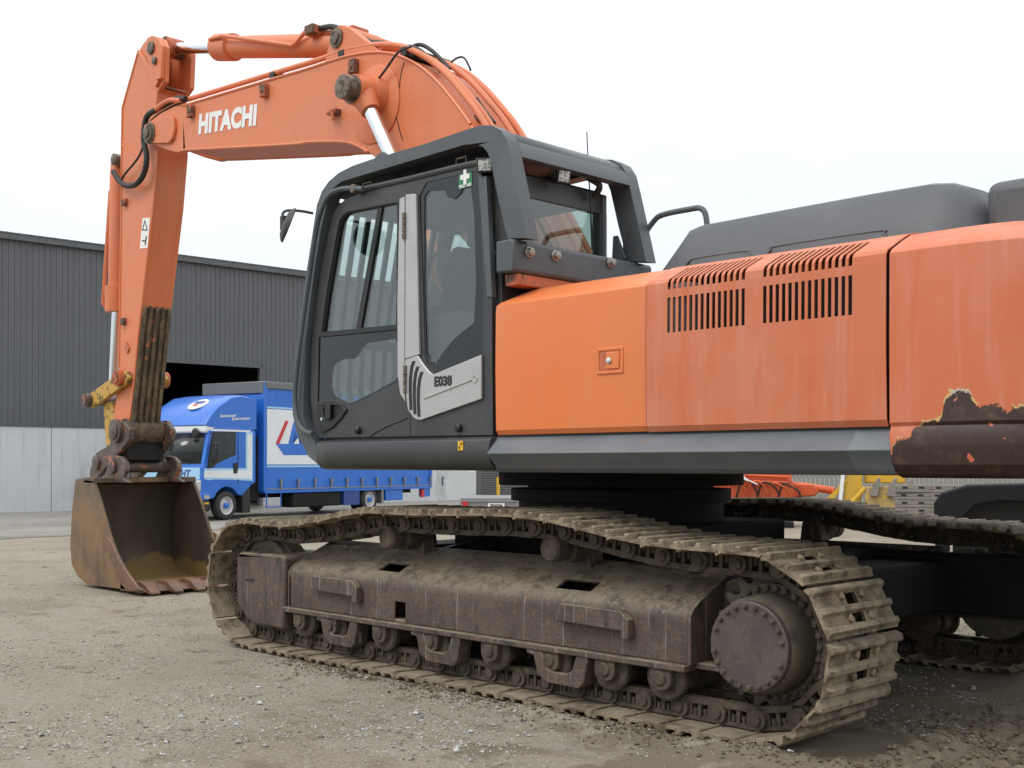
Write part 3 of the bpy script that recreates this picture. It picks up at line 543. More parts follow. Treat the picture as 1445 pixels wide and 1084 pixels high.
# pin path seen from the left side (x, z)
top_run = [(IDX - .05, .783), (1.56, .767), (1.34, .785), (1.135, .814), (.918, .850), (.68, .886), (.29, .884), (-.1, .893), (-.43, .903), (-.62, .900), (-.824, .886), (-1.046, .853), (-1.24, .822), (-1.45, .797), (-1.70, .786), (SPX + .06, .784)]
loop = []
for k in range(25): a = R(-90 + k*180/24); loop.append((IDX + RP*math.cos(a), ZC + RP*math.sin(a)))
loop += smooth2(top_run, 6)[1:-1]
for k in range(25): a = R(90 + k*180/24); loop.append((SPX + RP*math.cos(a), ZC + RP*math.sin(a)))
loop += [(SPX + (IDX - SPX)*k/30, ZC - RP) for k in range(1, 30)]
acc = [0]
for i in range(len(loop)):
    a, b = loop[i], loop[(i+1) % len(loop)]; acc.append(acc[-1] + math.dist(a, b))
LEN = acc[-1]
def at_len(s):
    s %= LEN; lo = 0
    import bisect
    i = bisect.bisect_right(acc, s) - 1; i = min(i, len(loop)-1)
    a, b = loop[i], loop[(i+1) % len(loop)]; t = (s - acc[i])/max(1e-9, acc[i+1]-acc[i]); return Vector((a[0] + (b[0]-a[0])*t, 0, a[1] + (b[1]-a[1])*t))
# shoe: local x along travel, z outward (away from the chain), y across
def shoe_mesh():
    h = PITCH/2 - .001
    prof = [(-h - .012, .052), (-h - .004, .088), (-h + .012, .098), (-h + .022, .097), (-h + .036, .072), (-.022, .072), (-.012, .096), (.010, .096), (.020, .072), (h - .046, .072), (h - .034, .095), (h - .014, .095), (h - .004, .072), (h + .006, .066)]
    low = [(h + .002, .056), (h - .02, .060), (-h + .02, .060), (-h - .006, .046)]
    ys = [-.300, -.290, -.045, .045, .290, .300]
    m = MB(); n = len(prof); rows = []
    def sec(y, k): return [(x, y, .072 + (z - .072)*k if z > .072 else z) for x, z in prof] + [(x, y, z) for x, z in low]
    for y in ys: rows.append(sec(y, .75 if abs(y) > .29 else 1))
    N_ = len(rows[0]); vs = [p for r_ in rows for p in r_]; fs = []
    holes = {(2, 4), (2, 8), (4, 4), (4, 8)}
    for i in range(len(ys)-1):
        for k in range(N_):
            if i == 2 and (k in (4, 8) or k == n + 1): continue
            fs.append((i*N_+k, i*N_+(k+1) % N_, (i+1)*N_+(k+1) % N_, (i+1)*N_+k))
    fs += [tuple(range(N_)), tuple((len(ys)-1)*N_+k for k in range(N_-1, -1, -1))]
    m.add(vs, fs)
    for y in (-.085, .085):
        for x in (-.058, .042): m.lathe([(.019, .070), (.019, .086), (.012, .090)], (x, y, 0), 'z', 6)
    me = m.mesh('track_shoe', 30); me.materials.append(M['shoe']); return me
def link_mesh():
    m = MB(); h = PITCH/2
    for s in (-1, 1):
        y0 = .085 if s > 0 else -.125; y1 = y0 + .04
        # rail edge (towards the rollers), foot (towards the shoe), webs, pin bosses
        m.plate([(-h - .03, -.052), (h - .03, -.056), (h + .02, -.044), (h + .02, -.026), (-h - .01, -.026)], y0 - .006, y1 + .006)
        m.box(-h + .01, h - .01, y0, y1 + .012, .034, .052)
        m.box(-.058, -.040, y0, y1, -.03, .036); m.box(-.004, .014, y0, y1, -.03, .036); m.box(.050, .066, y0, y1, -.03, .036)
        m.lathe([(.046, y0 - .004 if s > 0 else y0 - .02), (.046, y1 + .02 if s > 0 else y1 + .004)], (h, 0, 0), 'y', 14)
        m.lathe([(.046, y0 - .03 if s > 0 else y0), (.046, y1 if s > 0 else y1 + .03)], (-h, 0, 0), 'y', 14)
        ye = y1 + .02 if s > 0 else y0 - .02
        m.lathe([(.024, min(ye, ye + s*.012)), (.024, max(ye, ye + s*.012))], (h, 0, 0), 'y', 12)
        for x in (-.022, .034): m.lathe([(.013, .0), (.013, .034)], (x, (y0 + y1)/2 + .008*s, 0), 'z', 6)
    m.lathe([(.03, -.12), (.03, .12)], (h, 0, 0), 'y', 12)
    me = m.mesh('track_link', 30); me.materials.append(M['link']); return me
SH, LK = shoe_mesh(), link_mesh()
def crawler(yc, phase):
    m = MB()
    for k in range(NL): p = at_len((k + phase)*LEN/NL); m.lathe([(.02, -.15), (.02, .15)], (p.x, yc, p.z), 'y', 8)
    ch = m.build('track_chain', 'link', ex); ch['label'] = 'muddy crawler track chain'
    for k in range(NL):
        a = at_len((k + phase)*LEN/NL); b = at_len((k + 1 + phase)*LEN/NL)
        x = (b - a).normalized(); outv = Vector((x.z, 0, -x.x))     # path runs anticlockwise seen from the left: outward = right of travel
        c = (a + b)/2 + Vector((0, yc, 0)); y = outv.cross(x)
        mt = Matrix(((x.x, y.x, outv.x, c.x), (x.y, y.y, outv.y, c.y), (x.z, y.z, outv.z, c.z), (0, 0, 0, 1)))
        for nm, me in (('track_shoe', SH), ('track_link', LK)):
            o = obj(nm, me, ch); o.matrix_local = mt
crawler(1.295, .35); crawler(-1.295, .6)

def holes_panel(mb, prof, xs, skip):
    """sheet swept along x through the cross-section prof [(y,z)], leaving the cells for which skip(i,j) is true open"""
    for i in range(len(xs)-1):
        for j in range(len(prof)-1):
            if skip(i, j): continue
            (y0, z0), (y1, z1) = prof[j], prof[j+1]
            mb.add([(xs[i], y0, z0), (xs[i+1], y0, z0), (xs[i+1], y1, z1), (xs[i], y1, z1)], [(0, 1, 2, 3)])
def side(sg):
    """one crawler side: sg=1 left (near), -1 right"""
    near = sg > 0
    Y = lambda y: y*sg
    prof = [(1.10, .20), (1.10, .722), (1.13, .728), (1.20, .700), (1.34, .638), (1.43, .595), (1.475, .565), (1.498, .535), (1.50, .50), (1.50, .43), (1.50, .31), (1.30, .305)]
    xs = [-1.63, -1.30, -.98, -.74, -.55, -.2, .16, .38, .48, .52, .72, .9, 1.2, 1.55]
    def skip(i, j):
        x0, x1 = xs[i], xs[i+1]
        if j in (3, 4) and (abs(x0 + .98) < .01 or abs(x0 + .74) < .01): return False
        if j == 4 and (abs(x0 - .52) < .01): return True
        if j == 4 and abs(x0 + .98) < .01: return True
        if j == 9 and abs(x0 - .38) < .01: return True
        return False
    def skip2(i, j):
        x0 = xs[i]
        return (j == 4 and (abs(x0 - .52) < .01 or abs(x0 + .98) < .01)) or (j == 9 and abs(x0 - .38) < .01)
    m = MB(); holes_panel(m, [(Y(y), z) for y, z in prof], xs, skip2)
    fr_ = m.build('track_frame', 'frame', ex, merge=True, solid=0, smooth=40)
    d = fr_.modifiers.new('solid', 'SOLIDIFY'); d.thickness = .02; d.offset = -1
    b = fr_.modifiers.new('bevel', 'BEVEL'); b.width = .006; b.segments = 2; b.limit_method = 'ANGLE'; b.angle_limit = R(50)
    # end plates
    e = [(Y(y), z) for y, z in prof[1:11]] + [(Y(1.10), .31)]
    MB().plate(e, -1.652, -1.632, axis='x').build('end_plate', 'frame', fr_); MB().plate(e, 1.53, 1.56, axis='x').build('end_plate', 'frame', fr_)
    ya, yb = sorted((Y(1.44), Y(1.535)))
    MB().box(-1.64, 1.575, ya, yb, .276, .308).build('bottom_flange', 'frame', fr_, bevel=.006)
    # front yoke cover
    fo = [(2.150, .585), (2.135, .620), (2.10, .636), (1.60, .640), (1.572, .62), (1.585, .155), (1.92, .153), (2.05, .214), (2.153, .303)]
    ya, yb = sorted((Y(1.06), Y(1.52)))
    MB().plate(fo, ya, yb).build('yoke_cover', 'frame', fr_, bevel=.025, seg=3)
    ya, yb = sorted((Y(1.518), Y(1.523)))
    MB().box(1.93, 2.03, ya, yb, .445, .462).build('yoke_slot', 'black', fr_)
    ya, yb = sorted((Y(1.06), Y(1.12)))
    MB().plate([(-1.6, .25), (1.6, .25), (1.6, .62), (-1.6, .62)], ya, yb).build('inner_web', 'frame', fr_)
    # steps welded to the outer face
    for a, b_ in ((1.24, .78), (-.86, -1.32)):
        st = [(a, .505), (a - .02, .535), (b_ + .05, .530), (b_, .49), (b_ - .005, .40), (b_ + .05, .395), (b_ + .04, .435), (a - .01, .445), (a + .01, .44)]
        ya, yb = sorted((Y(1.502), Y(1.55)))
        MB().plate(st, ya, yb).build('foot_step', 'frame', fr_, bevel=.005)
    # carrier rollers
    for x in (.60, -.73):
        r = MB().lathe([(.02, -.12), (.08, -.12), (.082, -.06), (.082, .0), (.064, .01), (.064, .05), (.070, .055), (.070, .115), (.062, .125), (.058, .13), (.054, .122), (.02, .122)], (x, Y(1.34), .797), 'y', 24, None if near else Matrix.Rotation(math.pi, 4, 'Z'))
        r.build('carrier_roller', 'link', fr_)
        ya, yb = sorted((Y(1.12), Y(1.24))); MB().plate([(x - .09, .66), (x + .09, .66), (x + .06, .86), (x - .06, .86)], ya, yb).build('roller_bracket', 'frame', fr_, bevel=.01)
    # bottom rollers with their end caps
    RX = (1.41, 1.08, .60, .14, -.34, -.78, -1.15, -1.49)
    for x in RX:
        MB().lathe([(.03, -.2), (.1, -.2), (.112, -.185), (.112, -.16), (.085, -.14), (.085, -.03), (.06, 0), (.085, .03), (.085, .13), (.112, .15), (.112, .18), (.1, .19), (.03, .19)], (x, Y(1.295), .232), 'y', 24).build('track_roller', 'link', fr_)
        ya, yb = sorted((Y(1.46), Y(1.522)))
        cap = [(x - .062, .30), (x + .062, .30), (x + .062, .21), (x + .045, .185), (x + .02, .175), (x - .02, .175), (x - .045, .185), (x - .062, .21)]
        MB().plate(cap, ya, yb).lathe([(.034, Y(1.522)), (.034, Y(1.532))], (x, 0, .232), 'y', 14).build('roller_cap', 'link', fr_, bevel=.008)
    for a, b_ in ((1.215, .80), (.30, -.115), (-.625, -1.04)):
        c = (a + b_)/2; hw = (a - b_)/2
        g_ = [(c + hw, .276), (c + hw, .255), (c + hw - .05, .25), (c + hw - .075, .16), (c + hw - .13, .122), (c - hw + .05, .118), (c - hw + .02, .15), (c - hw, .255), (c - hw, .276), (c - hw + .07, .276), (c - hw + .10, .2), (c - hw + .14, .175), (c + hw - .17, .18), (c + hw - .14, .2), (c + hw - .11, .276)]
        ya, yb = sorted((Y(1.43), Y(1.528))); MB().plate(g_, ya, yb).build('track_guard', 'frame', fr_, bevel=.006)
    # idler
    MB().lathe([(.05, -.17), (.10, -.17), (.10, -.1), (.22, -.09), (.24, -.10), (.285, -.09), (.285, -.05), (.305, -.045), (.305, .045), (.285, .05), (.285, .09), (.24, .10), (.22, .09), (.10, .1), (.10, .17), (.05, .17)], (IDX, Y(1.295), ZC), 'y', 40).build('idler', 'hub', fr_)
    # sprocket, hub and cover
    st = []
    for k in range(21):
        for da, r in ((-.30, .298), (-.15, .335), (.0, .345), (.15, .335), (.30, .298), (.5, .288)):
            a = 2*math.pi*(k + da)/21; st.append((SPX + r*math.cos(a), ZC + r*math.sin(a)))
    ya, yb = sorted((Y(1.265), Y(1.325))); sp = MB().plate(st, ya, yb).build('sprocket', 'hub', ex, bevel=.004)
    fl = None if near else Matrix.Rotation(math.pi, 4, 'Z')
    MB().lathe([(.05, -.28), (.24, -.28), (.262, -.10), (.262, .02), (.262, .06), (.225, .065), (.222, .11), (.215, .20), (.205, .225), (.05, .225)], (SPX, Y(1.315), ZC), 'y', 44, fl).build('final_drive_hub', 'hub', sp)
    MB().lathe([(.02, 0), (.199, 0), (.199, .028), (.193, .034), (.02, .034)], (SPX, Y(1.541), ZC), 'y', 48, fl).build('drive_cover', 'cover', sp)
    bm_ = MB()
    for k in range(22):
        a = 2*math.pi*(k + .3)/22
        if k % 11 == 0: continue
        bm_.lathe([(.0135, 0), (.0135, .006), (.0105, .0065), (.0105, .017), (.007, .019)], (SPX + .176*math.cos(a), Y(1.574), ZC + .176*math.sin(a)), 'y', 8, fl)
    b_ = bm_.build('cover_bolts', 'link', sp); b_['kind'] = 'stuff'
    bm_ = MB()
    for k in range(30):
        a = 2*math.pi*k/30; bm_.lathe([(.015, 0), (.015, .02), (.01, .026)], (SPX + .243*math.cos(a), Y(1.376), ZC + .243*math.sin(a)), 'y', 8, fl)
    b_ = bm_.build('flange_bolts', 'link', sp); b_['kind'] = 'stuff'
    ya, yb = sorted((Y(1.06), Y(1.44)))
    MB().plate([(-1.60, .30), (-1.60, .52), (-1.66, .68), (-1.80, .72), (-1.86, .60), (-1.86, .30)], *sorted((Y(1.06), Y(1.24)))).build('drive_bracket', 'frame', fr_, bevel=.02)
    MB().box(-1.86, -1.55, *sorted((Y(1.36), Y(1.45))), .285, .315).build('drive_ledge', 'frame', fr_, bevel=.006)
side(1); side(-1)
# mud packed on the chain and in the frame: clods on the ledge
# car body between the tracks and turntable
cb = MB()
for sy in (-1, 1):
    for sx_ in (-1, 1):
        rows = []
        for t in (0, .25, .5, .75, 1):
            x = sx_*(.30 + .55*t); y = sy*(.40 + .50*t); zt = .87 - .20*t; zb = .42 - .08*t; wv = .24
            d = Vector((-sy*sx_*.62, .78, 0)) if False else Vector((sx_*-.6*sy*sx_, .8*sx_, 0)).normalized()
            rows.append([(x + d.x*wv, y + d.y*wv, zb), (x + d.x*wv, y + d.y*wv, zt), (x - d.x*wv, y - d.y*wv, zt), (x - d.x*wv, y - d.y*wv, zb), (x + d.x*wv, y + d.y*wv, zb)])
        cb.grid(rows)
cb.box(-.75, .75, -.78, .78, .44, .88); cb.box(-1.35, -1.0, -1.1, 1.1, .34, .70); cb.box(1.0, 1.35, -1.1, 1.1, .34, .70)
cb.box(-1.0, 1.0, -1.1, 1.1, .40, .60)
cb.box(-2.55, -1.0, -1.02, -.93, .34, .70); cb.box(-1.75, -1.2, -.95, .9, .36, .66)
cb.build('car_body', 'frame_black', ex, bevel=.02)
MB().lathe([(.3, .84), (.66, .84), (.66, 1.0), (.71, 1.005), (.71, 1.08), (.60, 1.085), (.60, 1.10), (.79, 1.105), (.79, 1.19), (.3, 1.2)], (0, 0, 0), 'z', 64).build('swing_bearing', 'frame_black', ex)

# ------------------------------------------------------------------ upper structure
up = MB().box(-2.7, 1.25, -1.42, 1.38, 1.20, 1.37).box(-.6, 1.5, -.45, .45, 1.25, 1.6).build('upper_frame', 'frame_black', ex, bevel=.02)
# boom foot brackets
for y in (-.42, .36): MB().plate([(-.25, 1.3), (-.1, 2.0), (.05, 2.12), (.2, 2.05), (.9, 1.65), (1.1, 1.3)], y, y + .06).build('boom_foot_bracket', 'orange_boom', up, bevel=.01)
# skirts
def sweep(prof, xs, name, m, bevel=.004, parent=up, ins=None, **kw):
    mb = MB(); rows = []
    for i, x in enumerate(xs):
        k = ins[i] if ins else 0
        rows.append([(x, y - k, z) for y, z in prof] + [(x, prof[0][0] - k, prof[0][1])])
    mb.grid(rows); n = len(prof)
    mb.add([rows[0][i] for i in range(n)], [tuple(range(n))]); mb.add([rows[-1][i] for i in range(n)], [tuple(range(n))])
    return mb.build(name, m, parent, bevel=bevel, merge=True, **kw)
sk = [(1.34, 1.385), (1.465, 1.385), (1.49, 1.37), (1.50, 1.33), (1.497, 1.28), (1.485, 1.24), (1.455, 1.21), (1.41, 1.202), (1.34, 1.20)]
s1 = sweep(sk, [-.315, 1.15, 1.28, 1.335], 'cab_skirt', 'grey', ins=[0, 0, .012, .06])
s1['label'] = 'rounded dark grey skirt under the cab'
# ridged skirt: pointed ends
def ridge():
    m = MB(); a = [(1.36, 1.382), (1.44, 1.382), (1.545, 1.293), (1.53, 1.28), (1.475, 1.228), (1.465, 1.215), (1.44, 1.195), (1.36, 1.19)]
    rows = []
    for x, k in ((-.318, .35), (-.345, 1), (-2.465, 1), (-2.625, .25)):
        r_ = []
        for y, z in a: r_.append((x if not (x == -.345) else x - (.0), 1.44 + (y - 1.44)*k if y > 1.44 else y, z))
        rows.append(r_ + [r_[0]])
    m.grid(rows); n = len(a); m.add(rows[0][:n], [tuple(range(n))]); m.add(rows[-1][:n], [tuple(range(n))])
    o = m.build('engine_skirt', 'grey_skirt', up, bevel=.003, merge=True, smooth=12); o['label'] = 'scuffed grey ridged side skirt under the engine doors'
ridge()
MB().box(-2.62, -.33, 1.40, 1.44, 1.376, 1.392).build('skirt_gap', 'black', up)
# engine side doors
# (one cross-section for the whole row of side panels)
DOOR = [(1.452, 1.394), (1.468, 1.42), (1.474, 1.75), (1.470, 2.07), (1.468, 2.094), (1.455, 2.110), (1.36, 2.156), (1.27, 2.196), (1.20, 2.212), (1.0, 2.222), (.7, 2.226)]
def door1():
    m = MB(); rows = []
    xs = [(-.318, .055), (-.322, .022), (-.335, .006), (-.36, 0), (-.7, 0), (-1.1, 0), (-1.355, 0), (-1.366, .004), (-1.368, .02)]
    for x, k in xs:
        fz = lambda y, z: z
        rows.append([(x + (-.10*max(0, min(1, (z - 2.09)/.10)) if x > -.4 else 0), y - k, z) for y, z in DOOR])
    m.grid(rows); return m.build('side_door', 'orange', up, merge=True, smooth=24)
d1 = door1(); d1['label'] = 'freshly painted smooth orange side door'
# recessed door latch
lx, lz = YP(861, 509, 1.474).x, YP(861, 509, 1.474).z
MB().plate([(lx + .085, lz - .065), (lx + .085, lz + .065), (lx - .085, lz + .065), (lx - .085, lz - .065)], 1.470, 1.480, holes=[[(lx + .07, lz - .05), (lx + .07, lz + .05), (lx - .072, lz + .05), (lx - .072, lz - .05)]]).build('latch_frame', 'orange', d1, bevel=.003)
MB().box(lx - .06, lx + .025, 1.472, 1.481, lz - .042, lz + .042).build('latch_plate', 'orange', d1, bevel=.004)
MB().box(lx + .027, lx + .068, 1.4735, 1.4755, lz - .045, lz + .045).build('latch_recess', 'orange_rust', d1)
MB().lathe([(.015, 0), (.015, .008), (.008, .01)], (lx + .0, 1.480, lz), 'y', 14).build('latch_lock', 'chrome', d1)
# louvred door
def louv():
    def xof(px, py): return YP(px, py, 1.472).x
    c1 = (xof(942.5, 445), xof(1052, 432)); c2 = (xof(1077.5, 430), xof(1203.5, 416))
    xs = [-1.376, -1.39]; slots = []
    for a, b in (c1, c2):
        n = 14; p = (a - b)/(n - .42); w_ = p*.56
        for k in range(n):
            x0 = a - k*p; xs += [x0, x0 - w_]; slots.append(x0)
    xs += [-2.59, -2.608]; xs = sorted(set(xs), reverse=True)
    pr = [(1.452, 1.394), (1.468, 1.42), (1.474, 1.70), (1.473, 1.857), (1.4705, 2.023), (1.470, 2.062), (1.468, 2.094), (1.455, 2.110), (1.36, 2.156), (1.315, 2.177), (1.27, 2.196), (1.20, 2.212), (1.0, 2.222), (.7, 2.226)]
    sl = set(round(s, 5) for s in slots)
    m = MB()
    holes_panel(m, pr, xs, lambda i, j: round(xs[i], 5) in sl and (j == 3 or j in (5, 6, 7, 8)))
    o = m.build('louvred_door', 'orange_faded', up, merge=True, smooth=0); o['label'] = 'faded orange engine door with two banks of louvre slots'
    d = o.modifiers.new('solid', 'SOLIDIFY'); d.thickness = .006; d.offset = 1
    return o
d2 = louv()
MB().box(-2.58, -1.40, .6, 1.30, 1.5, 2.05).build('engine_bay', 'frame_black', up)
MB().lathe([(.11, 0), (.11, .28), (.06, .32)], (-1.52, 1.36, 1.78), 'z', 20).build('filter_canister', 'grey_hood', up)
MB().lathe([(.12, -.45), (.12, .45)], (-2.05, 1.05, 2.08), 'x', 16).build('engine_pipe', 'orange_rust', up)
# right-hand side covers (same height, other side)
MB().plate([(-2.6, 1.38), (-2.6, 2.2), (-.4, 2.2), (.2, 2.0), (1.2, 1.7), (1.3, 1.38)], -1.45, -.62).build('right_side_cover', 'orange_faded', up, bevel=.04)
MB().box(-2.6, -.36, -.8, .8, 2.0, 2.215).build('engine_deck', 'grey_hood', up)
MB().box(-.36, -.3, .36, 1.40, 1.38, 2.1).build('bulkhead', 'frame_black', up)
# counterweight
plan = [(-2.614, 1.40), (-2.614, 1.462), (-2.622, 1.474), (-2.66, 1.478), (-2.85, 1.476), (-3.0, 1.462), (-3.12, 1.43), (-3.24, 1.36), (-3.36, 1.22), (-3.46, 1.0), (-3.53, .7), (-3.57, .35), (-3.58, 0)]
plan = plan + [(x, -y) for x, y in reversed(plan[:-1])]
cwp = [(.30, 1.178), (.12, 1.180), (.055, 1.196), (.02, 1.235), (.004, 1.30), (.0, 1.36), (.012, 1.39), (.0, 1.405), (.0, 1.75), (.004, 2.07), (.006, 2.094), (.019, 2.110), (.11, 2.156), (.20, 2.196), (.28, 2.212), (.6, 2.225)]
def cw():
    m = MB(); rows = []
    for ins, z in cwp:
        r_ = []
        for i, (x, y) in enumerate(plan):
            f = Vector((x + 2.3, y, 0)); n = Vector((min(0, (x + 2.6))*1.2, y, 0)).normalized()
            q = Vector((x, y, 0)) - n*ins
            r_.append((min(q.x, -2.614), q.y, z))
        rows.append(r_)
    m.grid(rows); return m.build('counterweight', 'cw', ex, merge=True, smooth=26)
def cw_mat():
    m = mat('chipped_counterweight_paint', (.58, .15, .062), .5, layers=[dict(c=(.60, .23, .14), s=1.6, st=(1, 1, .55), lo=.42, hi=.6, a=.75, ro=.62), dict(c=(.62, .27, .19), s=22, st=(1, 1, .05), lo=.5, hi=.72, a=.45), dict(c=(.56, .125, .04), s=9, st=(1, 1, .1), lo=.58, hi=.7, a=.6)], bump=.04, bs=30)
    t = m.node_tree; L = t.links.new; b = t.nodes['Principled BSDF']; base = b.inputs['Base Color'].links[0].from_socket; rsock = b.inputs['Roughness'].links[0].from_socket
    co = N(t, 'ShaderNodeTexCoord'); se = N(t, 'ShaderNodeSeparateXYZ'); L(co.outputs['Object'], se.inputs[0])
    mr = N(t, 'ShaderNodeMapRange'); mr.inputs[1].default_value = -2.6; mr.inputs[2].default_value = -3.3; L(se.outputs[0], mr.inputs[0])
    cur = N(t, 'ShaderNodeFloatCurve'); c = cur.mapping.curves[0]
    pts = [(0, .20), (.04, .32), (.06, .42), (.139, .54), (.223, .62), (.30, .66), (.335, .70), (.36, .90), (.39, .98), (.43, 1.0), (.49, .97), (.53, .84), (.62, .80), (.8, .78), (1, .78)]
    c.points[0].location = pts[0]; c.points[1].location = pts[-1]
    for p in pts[1:-1]: c.points.new(*p)
    cur.mapping.update(); L(mr.outputs[0], cur.inputs['Value'])
    h = N(t, 'ShaderNodeMath', operation='MULTIPLY_ADD'); h.inputs[1].default_value = .36; h.inputs[2].default_value = 1.16; L(cur.outputs[0], h.inputs[0])   # 1.16 .. 1.52
    f = N(t, 'ShaderNodeMath', operation='SUBTRACT'); L(h.outputs[0], f.inputs[0]); L(se.outputs[2], f.inputs[1])
    nz = N(t, 'ShaderNodeTexNoise'); nz.inputs['Scale'].default_value = 16; nz.inputs['Detail'].default_value = 9; nz.inputs['Roughness'].default_value = .7; L(co.outputs['Object'], nz.inputs['Vector'])
    n2 = N(t, 'ShaderNodeMath', operation='MULTIPLY_ADD'); n2.inputs[1].default_value = .15; n2.inputs[2].default_value = -.070; L(nz.outputs['Fac'], n2.inputs[0])
    s = N(t, 'ShaderNodeMath', operation='ADD'); L(f.outputs[0], s.inputs[0]); L(n2.outputs[0], s.inputs[1])
    # surviving paint islands
    nz2 = N(t, 'ShaderNodeTexNoise'); nz2.inputs['Scale'].default_value = 13; nz2.inputs['Detail'].default_value = 3; L(co.outputs['Object'], nz2.inputs['Vector'])
    isl = N(t, 'ShaderNodeMapRange'); isl.inputs[1].default_value = .67; isl.inputs[2].default_value = .72; isl.inputs[4].default_value = -.5; L(nz2.outputs['Fac'], isl.inputs[0])
    s2 = N(t, 'ShaderNodeMath', operation='ADD'); L(s.outputs[0], s2.inputs[0]); L(isl.outputs[0], s2.inputs[1])
    mk = N(t, 'ShaderNodeMapRange'); mk.inputs[1].default_value = 0; mk.inputs[2].default_value = .004; L(s2.outputs[0], mk.inputs[0])
    rim = N(t, 'ShaderNodeMapRange'); rim.inputs[1].default_value = -.014; rim.inputs[2].default_value = -.010; L(s2.outputs[0], rim.inputs[0])
    nz3 = N(t, 'ShaderNodeTexNoise'); nz3.inputs['Scale'].default_value = 9; nz3.inputs['Detail'].default_value = 8; L(co.outputs['Object'], nz3.inputs['Vector'])
    rm = N(t, 'ShaderNodeMapRange'); rm.inputs[1].default_value = .5; rm.inputs[2].default_value = .54; L(nz3.outputs['Fac'], rm.inputs[0])
    ru = N(t, 'ShaderNodeMath', operation='MULTIPLY'); L(rim.outputs[0], ru.inputs[0]); L(rm.outputs[0], ru.inputs[1])
    pc = N(t, 'ShaderNodeMix', data_type='RGBA'); pc.inputs[6].default_value = (.60, .40, .15, 1); pc.inputs[7].default_value = (.42, .42, .42, 1)
    r4 = N(t, 'ShaderNodeMapRange'); r4.inputs[1].default_value = .5; r4.inputs[2].default_value = .6; L(nz2.outputs['Fac'], r4.inputs[0]); L(r4.outputs[0], pc.inputs[0])
    m1 = N(t, 'ShaderNodeMix', data_type='RGBA'); L(ru.outputs[0], m1.inputs[0]); L(base, m1.inputs[6]); L(pc.outputs[2], m1.inputs[7])
    rc = N(t, 'ShaderNodeMix', data_type='RGBA'); rc.inputs[6].default_value = (.045, .022, .018, 1); rc.inputs[7].default_value = (.12, .075, .042, 1)
    r5 = N(t, 'ShaderNodeMapRange'); r5.inputs[1].default_value = .52; r5.inputs[2].default_value = .75; L(nz.outputs['Fac'], r5.inputs[0]); L(r5.outputs[0], rc.inputs[0])
    m2 = N(t, 'ShaderNodeMix', data_type='RGBA'); L(mk.outputs[0], m2.inputs[0]); L(m1.outputs[2], m2.inputs[6]); L(rc.outputs[2], m2.inputs[7]); L(m2.outputs[2], b.inputs['Base Color'])
    return m
M['cw'] = cw_mat(); cwo = cw(); cwo['label'] = 'orange counterweight with a large patch of peeled rusty paint'
MB().plate([(1.44, 1.40), (1.455, 1.75), (1.45, 2.05), (1.42, 2.10), (1.34, 2.145), (1.25, 2.18), (.8, 2.2), (.8, 1.4)], -2.625, -2.6, axis='x').build('panel_gap', 'black', up)
# grey engine hood
def hood():
    m = MB(); rows = []
    for x, k, top in ((-1.10, .10, 2.24), (-1.14, .02, 2.33), (-1.26, 0, 2.465), (-1.33, 0, 2.482), (-1.8, 0, 2.488), (-2.3, 0, 2.492), (-2.55, .0, 2.490), (-2.64, .01, 2.478), (-2.71, .04, 2.45), (-2.76, .08, 2.38), (-2.80, .11, 2.30), (-2.83, .12, 2.20)):
        h = top - 2.18
        half = [(1.10 - k, 2.18), (1.08 - k, 2.18 + .30*h), (1.00 - k, 2.18 + .80*h), (.965 - k, 2.18 + .93*h), (.91 - k, 2.18 + .985*h), (.82 - k, top), (.3, top + .008)]
        rows.append([(x, y, z) for y, z in half] + [(x, -y, z) for y, z in reversed(half)])
    m.grid(rows); n = len(rows[0]); m.add(rows[0], [tuple(range(n))]); m.add(rows[-1], [tuple(range(n))])
    return m.build('engine_hood', 'grey_hood', up, merge=True, smooth=30)
hd = hood()
for a, b in ((-1.32, -1.72), (-1.80, -2.42)):
    MB().tube(catmull([(a, 1.094, 2.225), (a - .02, 1.088, 2.26), (a - .06, 1.078, 2.275), (b + .06, 1.078, 2.275), (b + .02, 1.088, 2.26), (b, 1.094, 2.225)], 4), .006, 6).build('hood_rib', 'grey_hood', hd)
m = MB().tube([(-2.30 - .10*k, y, z) for k, (y, z) in enumerate(((1.092, 2.20), (1.078, 2.28), (1.01, 2.42), (.955, 2.475)))], .008, 8)
MB().box(-3.05, -2.80, -.9, .97, 2.2, 2.44).build('rear_cover', 'grey_hood', up, bevel=.05, seg=3)
# handrail behind the cab
hp = [YP(*p, .35) for p in ((893, 366), (904, 340), (922, 313), (936, 303), (975, 295), (988, 294), (995, 301), (998, 318))]
MB().tube(catmull([tuple(p) for p in hp], 4), .017, 10).build('handrail', 'grey_guard', up)

# ------------------------------------------------------------------ cab
CYO = 1.440                     # outer face of the cab
side_o = xz([(450, 618), (443, 606), (438, 560), (439, 500), (442, 440), (448.6, 401), (458, 355), (468.6, 306), (474, 294), (486, 282), (508, 273), (575, 257), (640, 240.5), (674, 233), (679, 240), (686, 320), (694, 420), (695.5, 614)], CYO)
w1 = xz([(454.4, 470.3), (462, 414.7), (477.4, 326), (481, 311), (486, 304), (492, 300), (561.6, 286.3), (560, 459)], CYO)
w2 = xz([(270, 294), (700, 249), (704, 540), (448, 672), (428, 652), (400, 638), (330, 630), (262, 652)], CYO, K7)
w3 = xz([(591.5, 277.4), (601.4, 257.5), (672.3, 240.8), (677.8, 304), (682, 405), (681.7, 499.5), (613.8, 528.4), (603.5, 516), (599, 499.5), (596.5, 400)], CYO)
WR = xz([(634, 408), (617, 382), (619, 368), (626, 346), (639, 326), (655, 315), (672, 311)], .48) + [(-.2, 2.84), (-.22, 1.95), (.7, 1.95)]
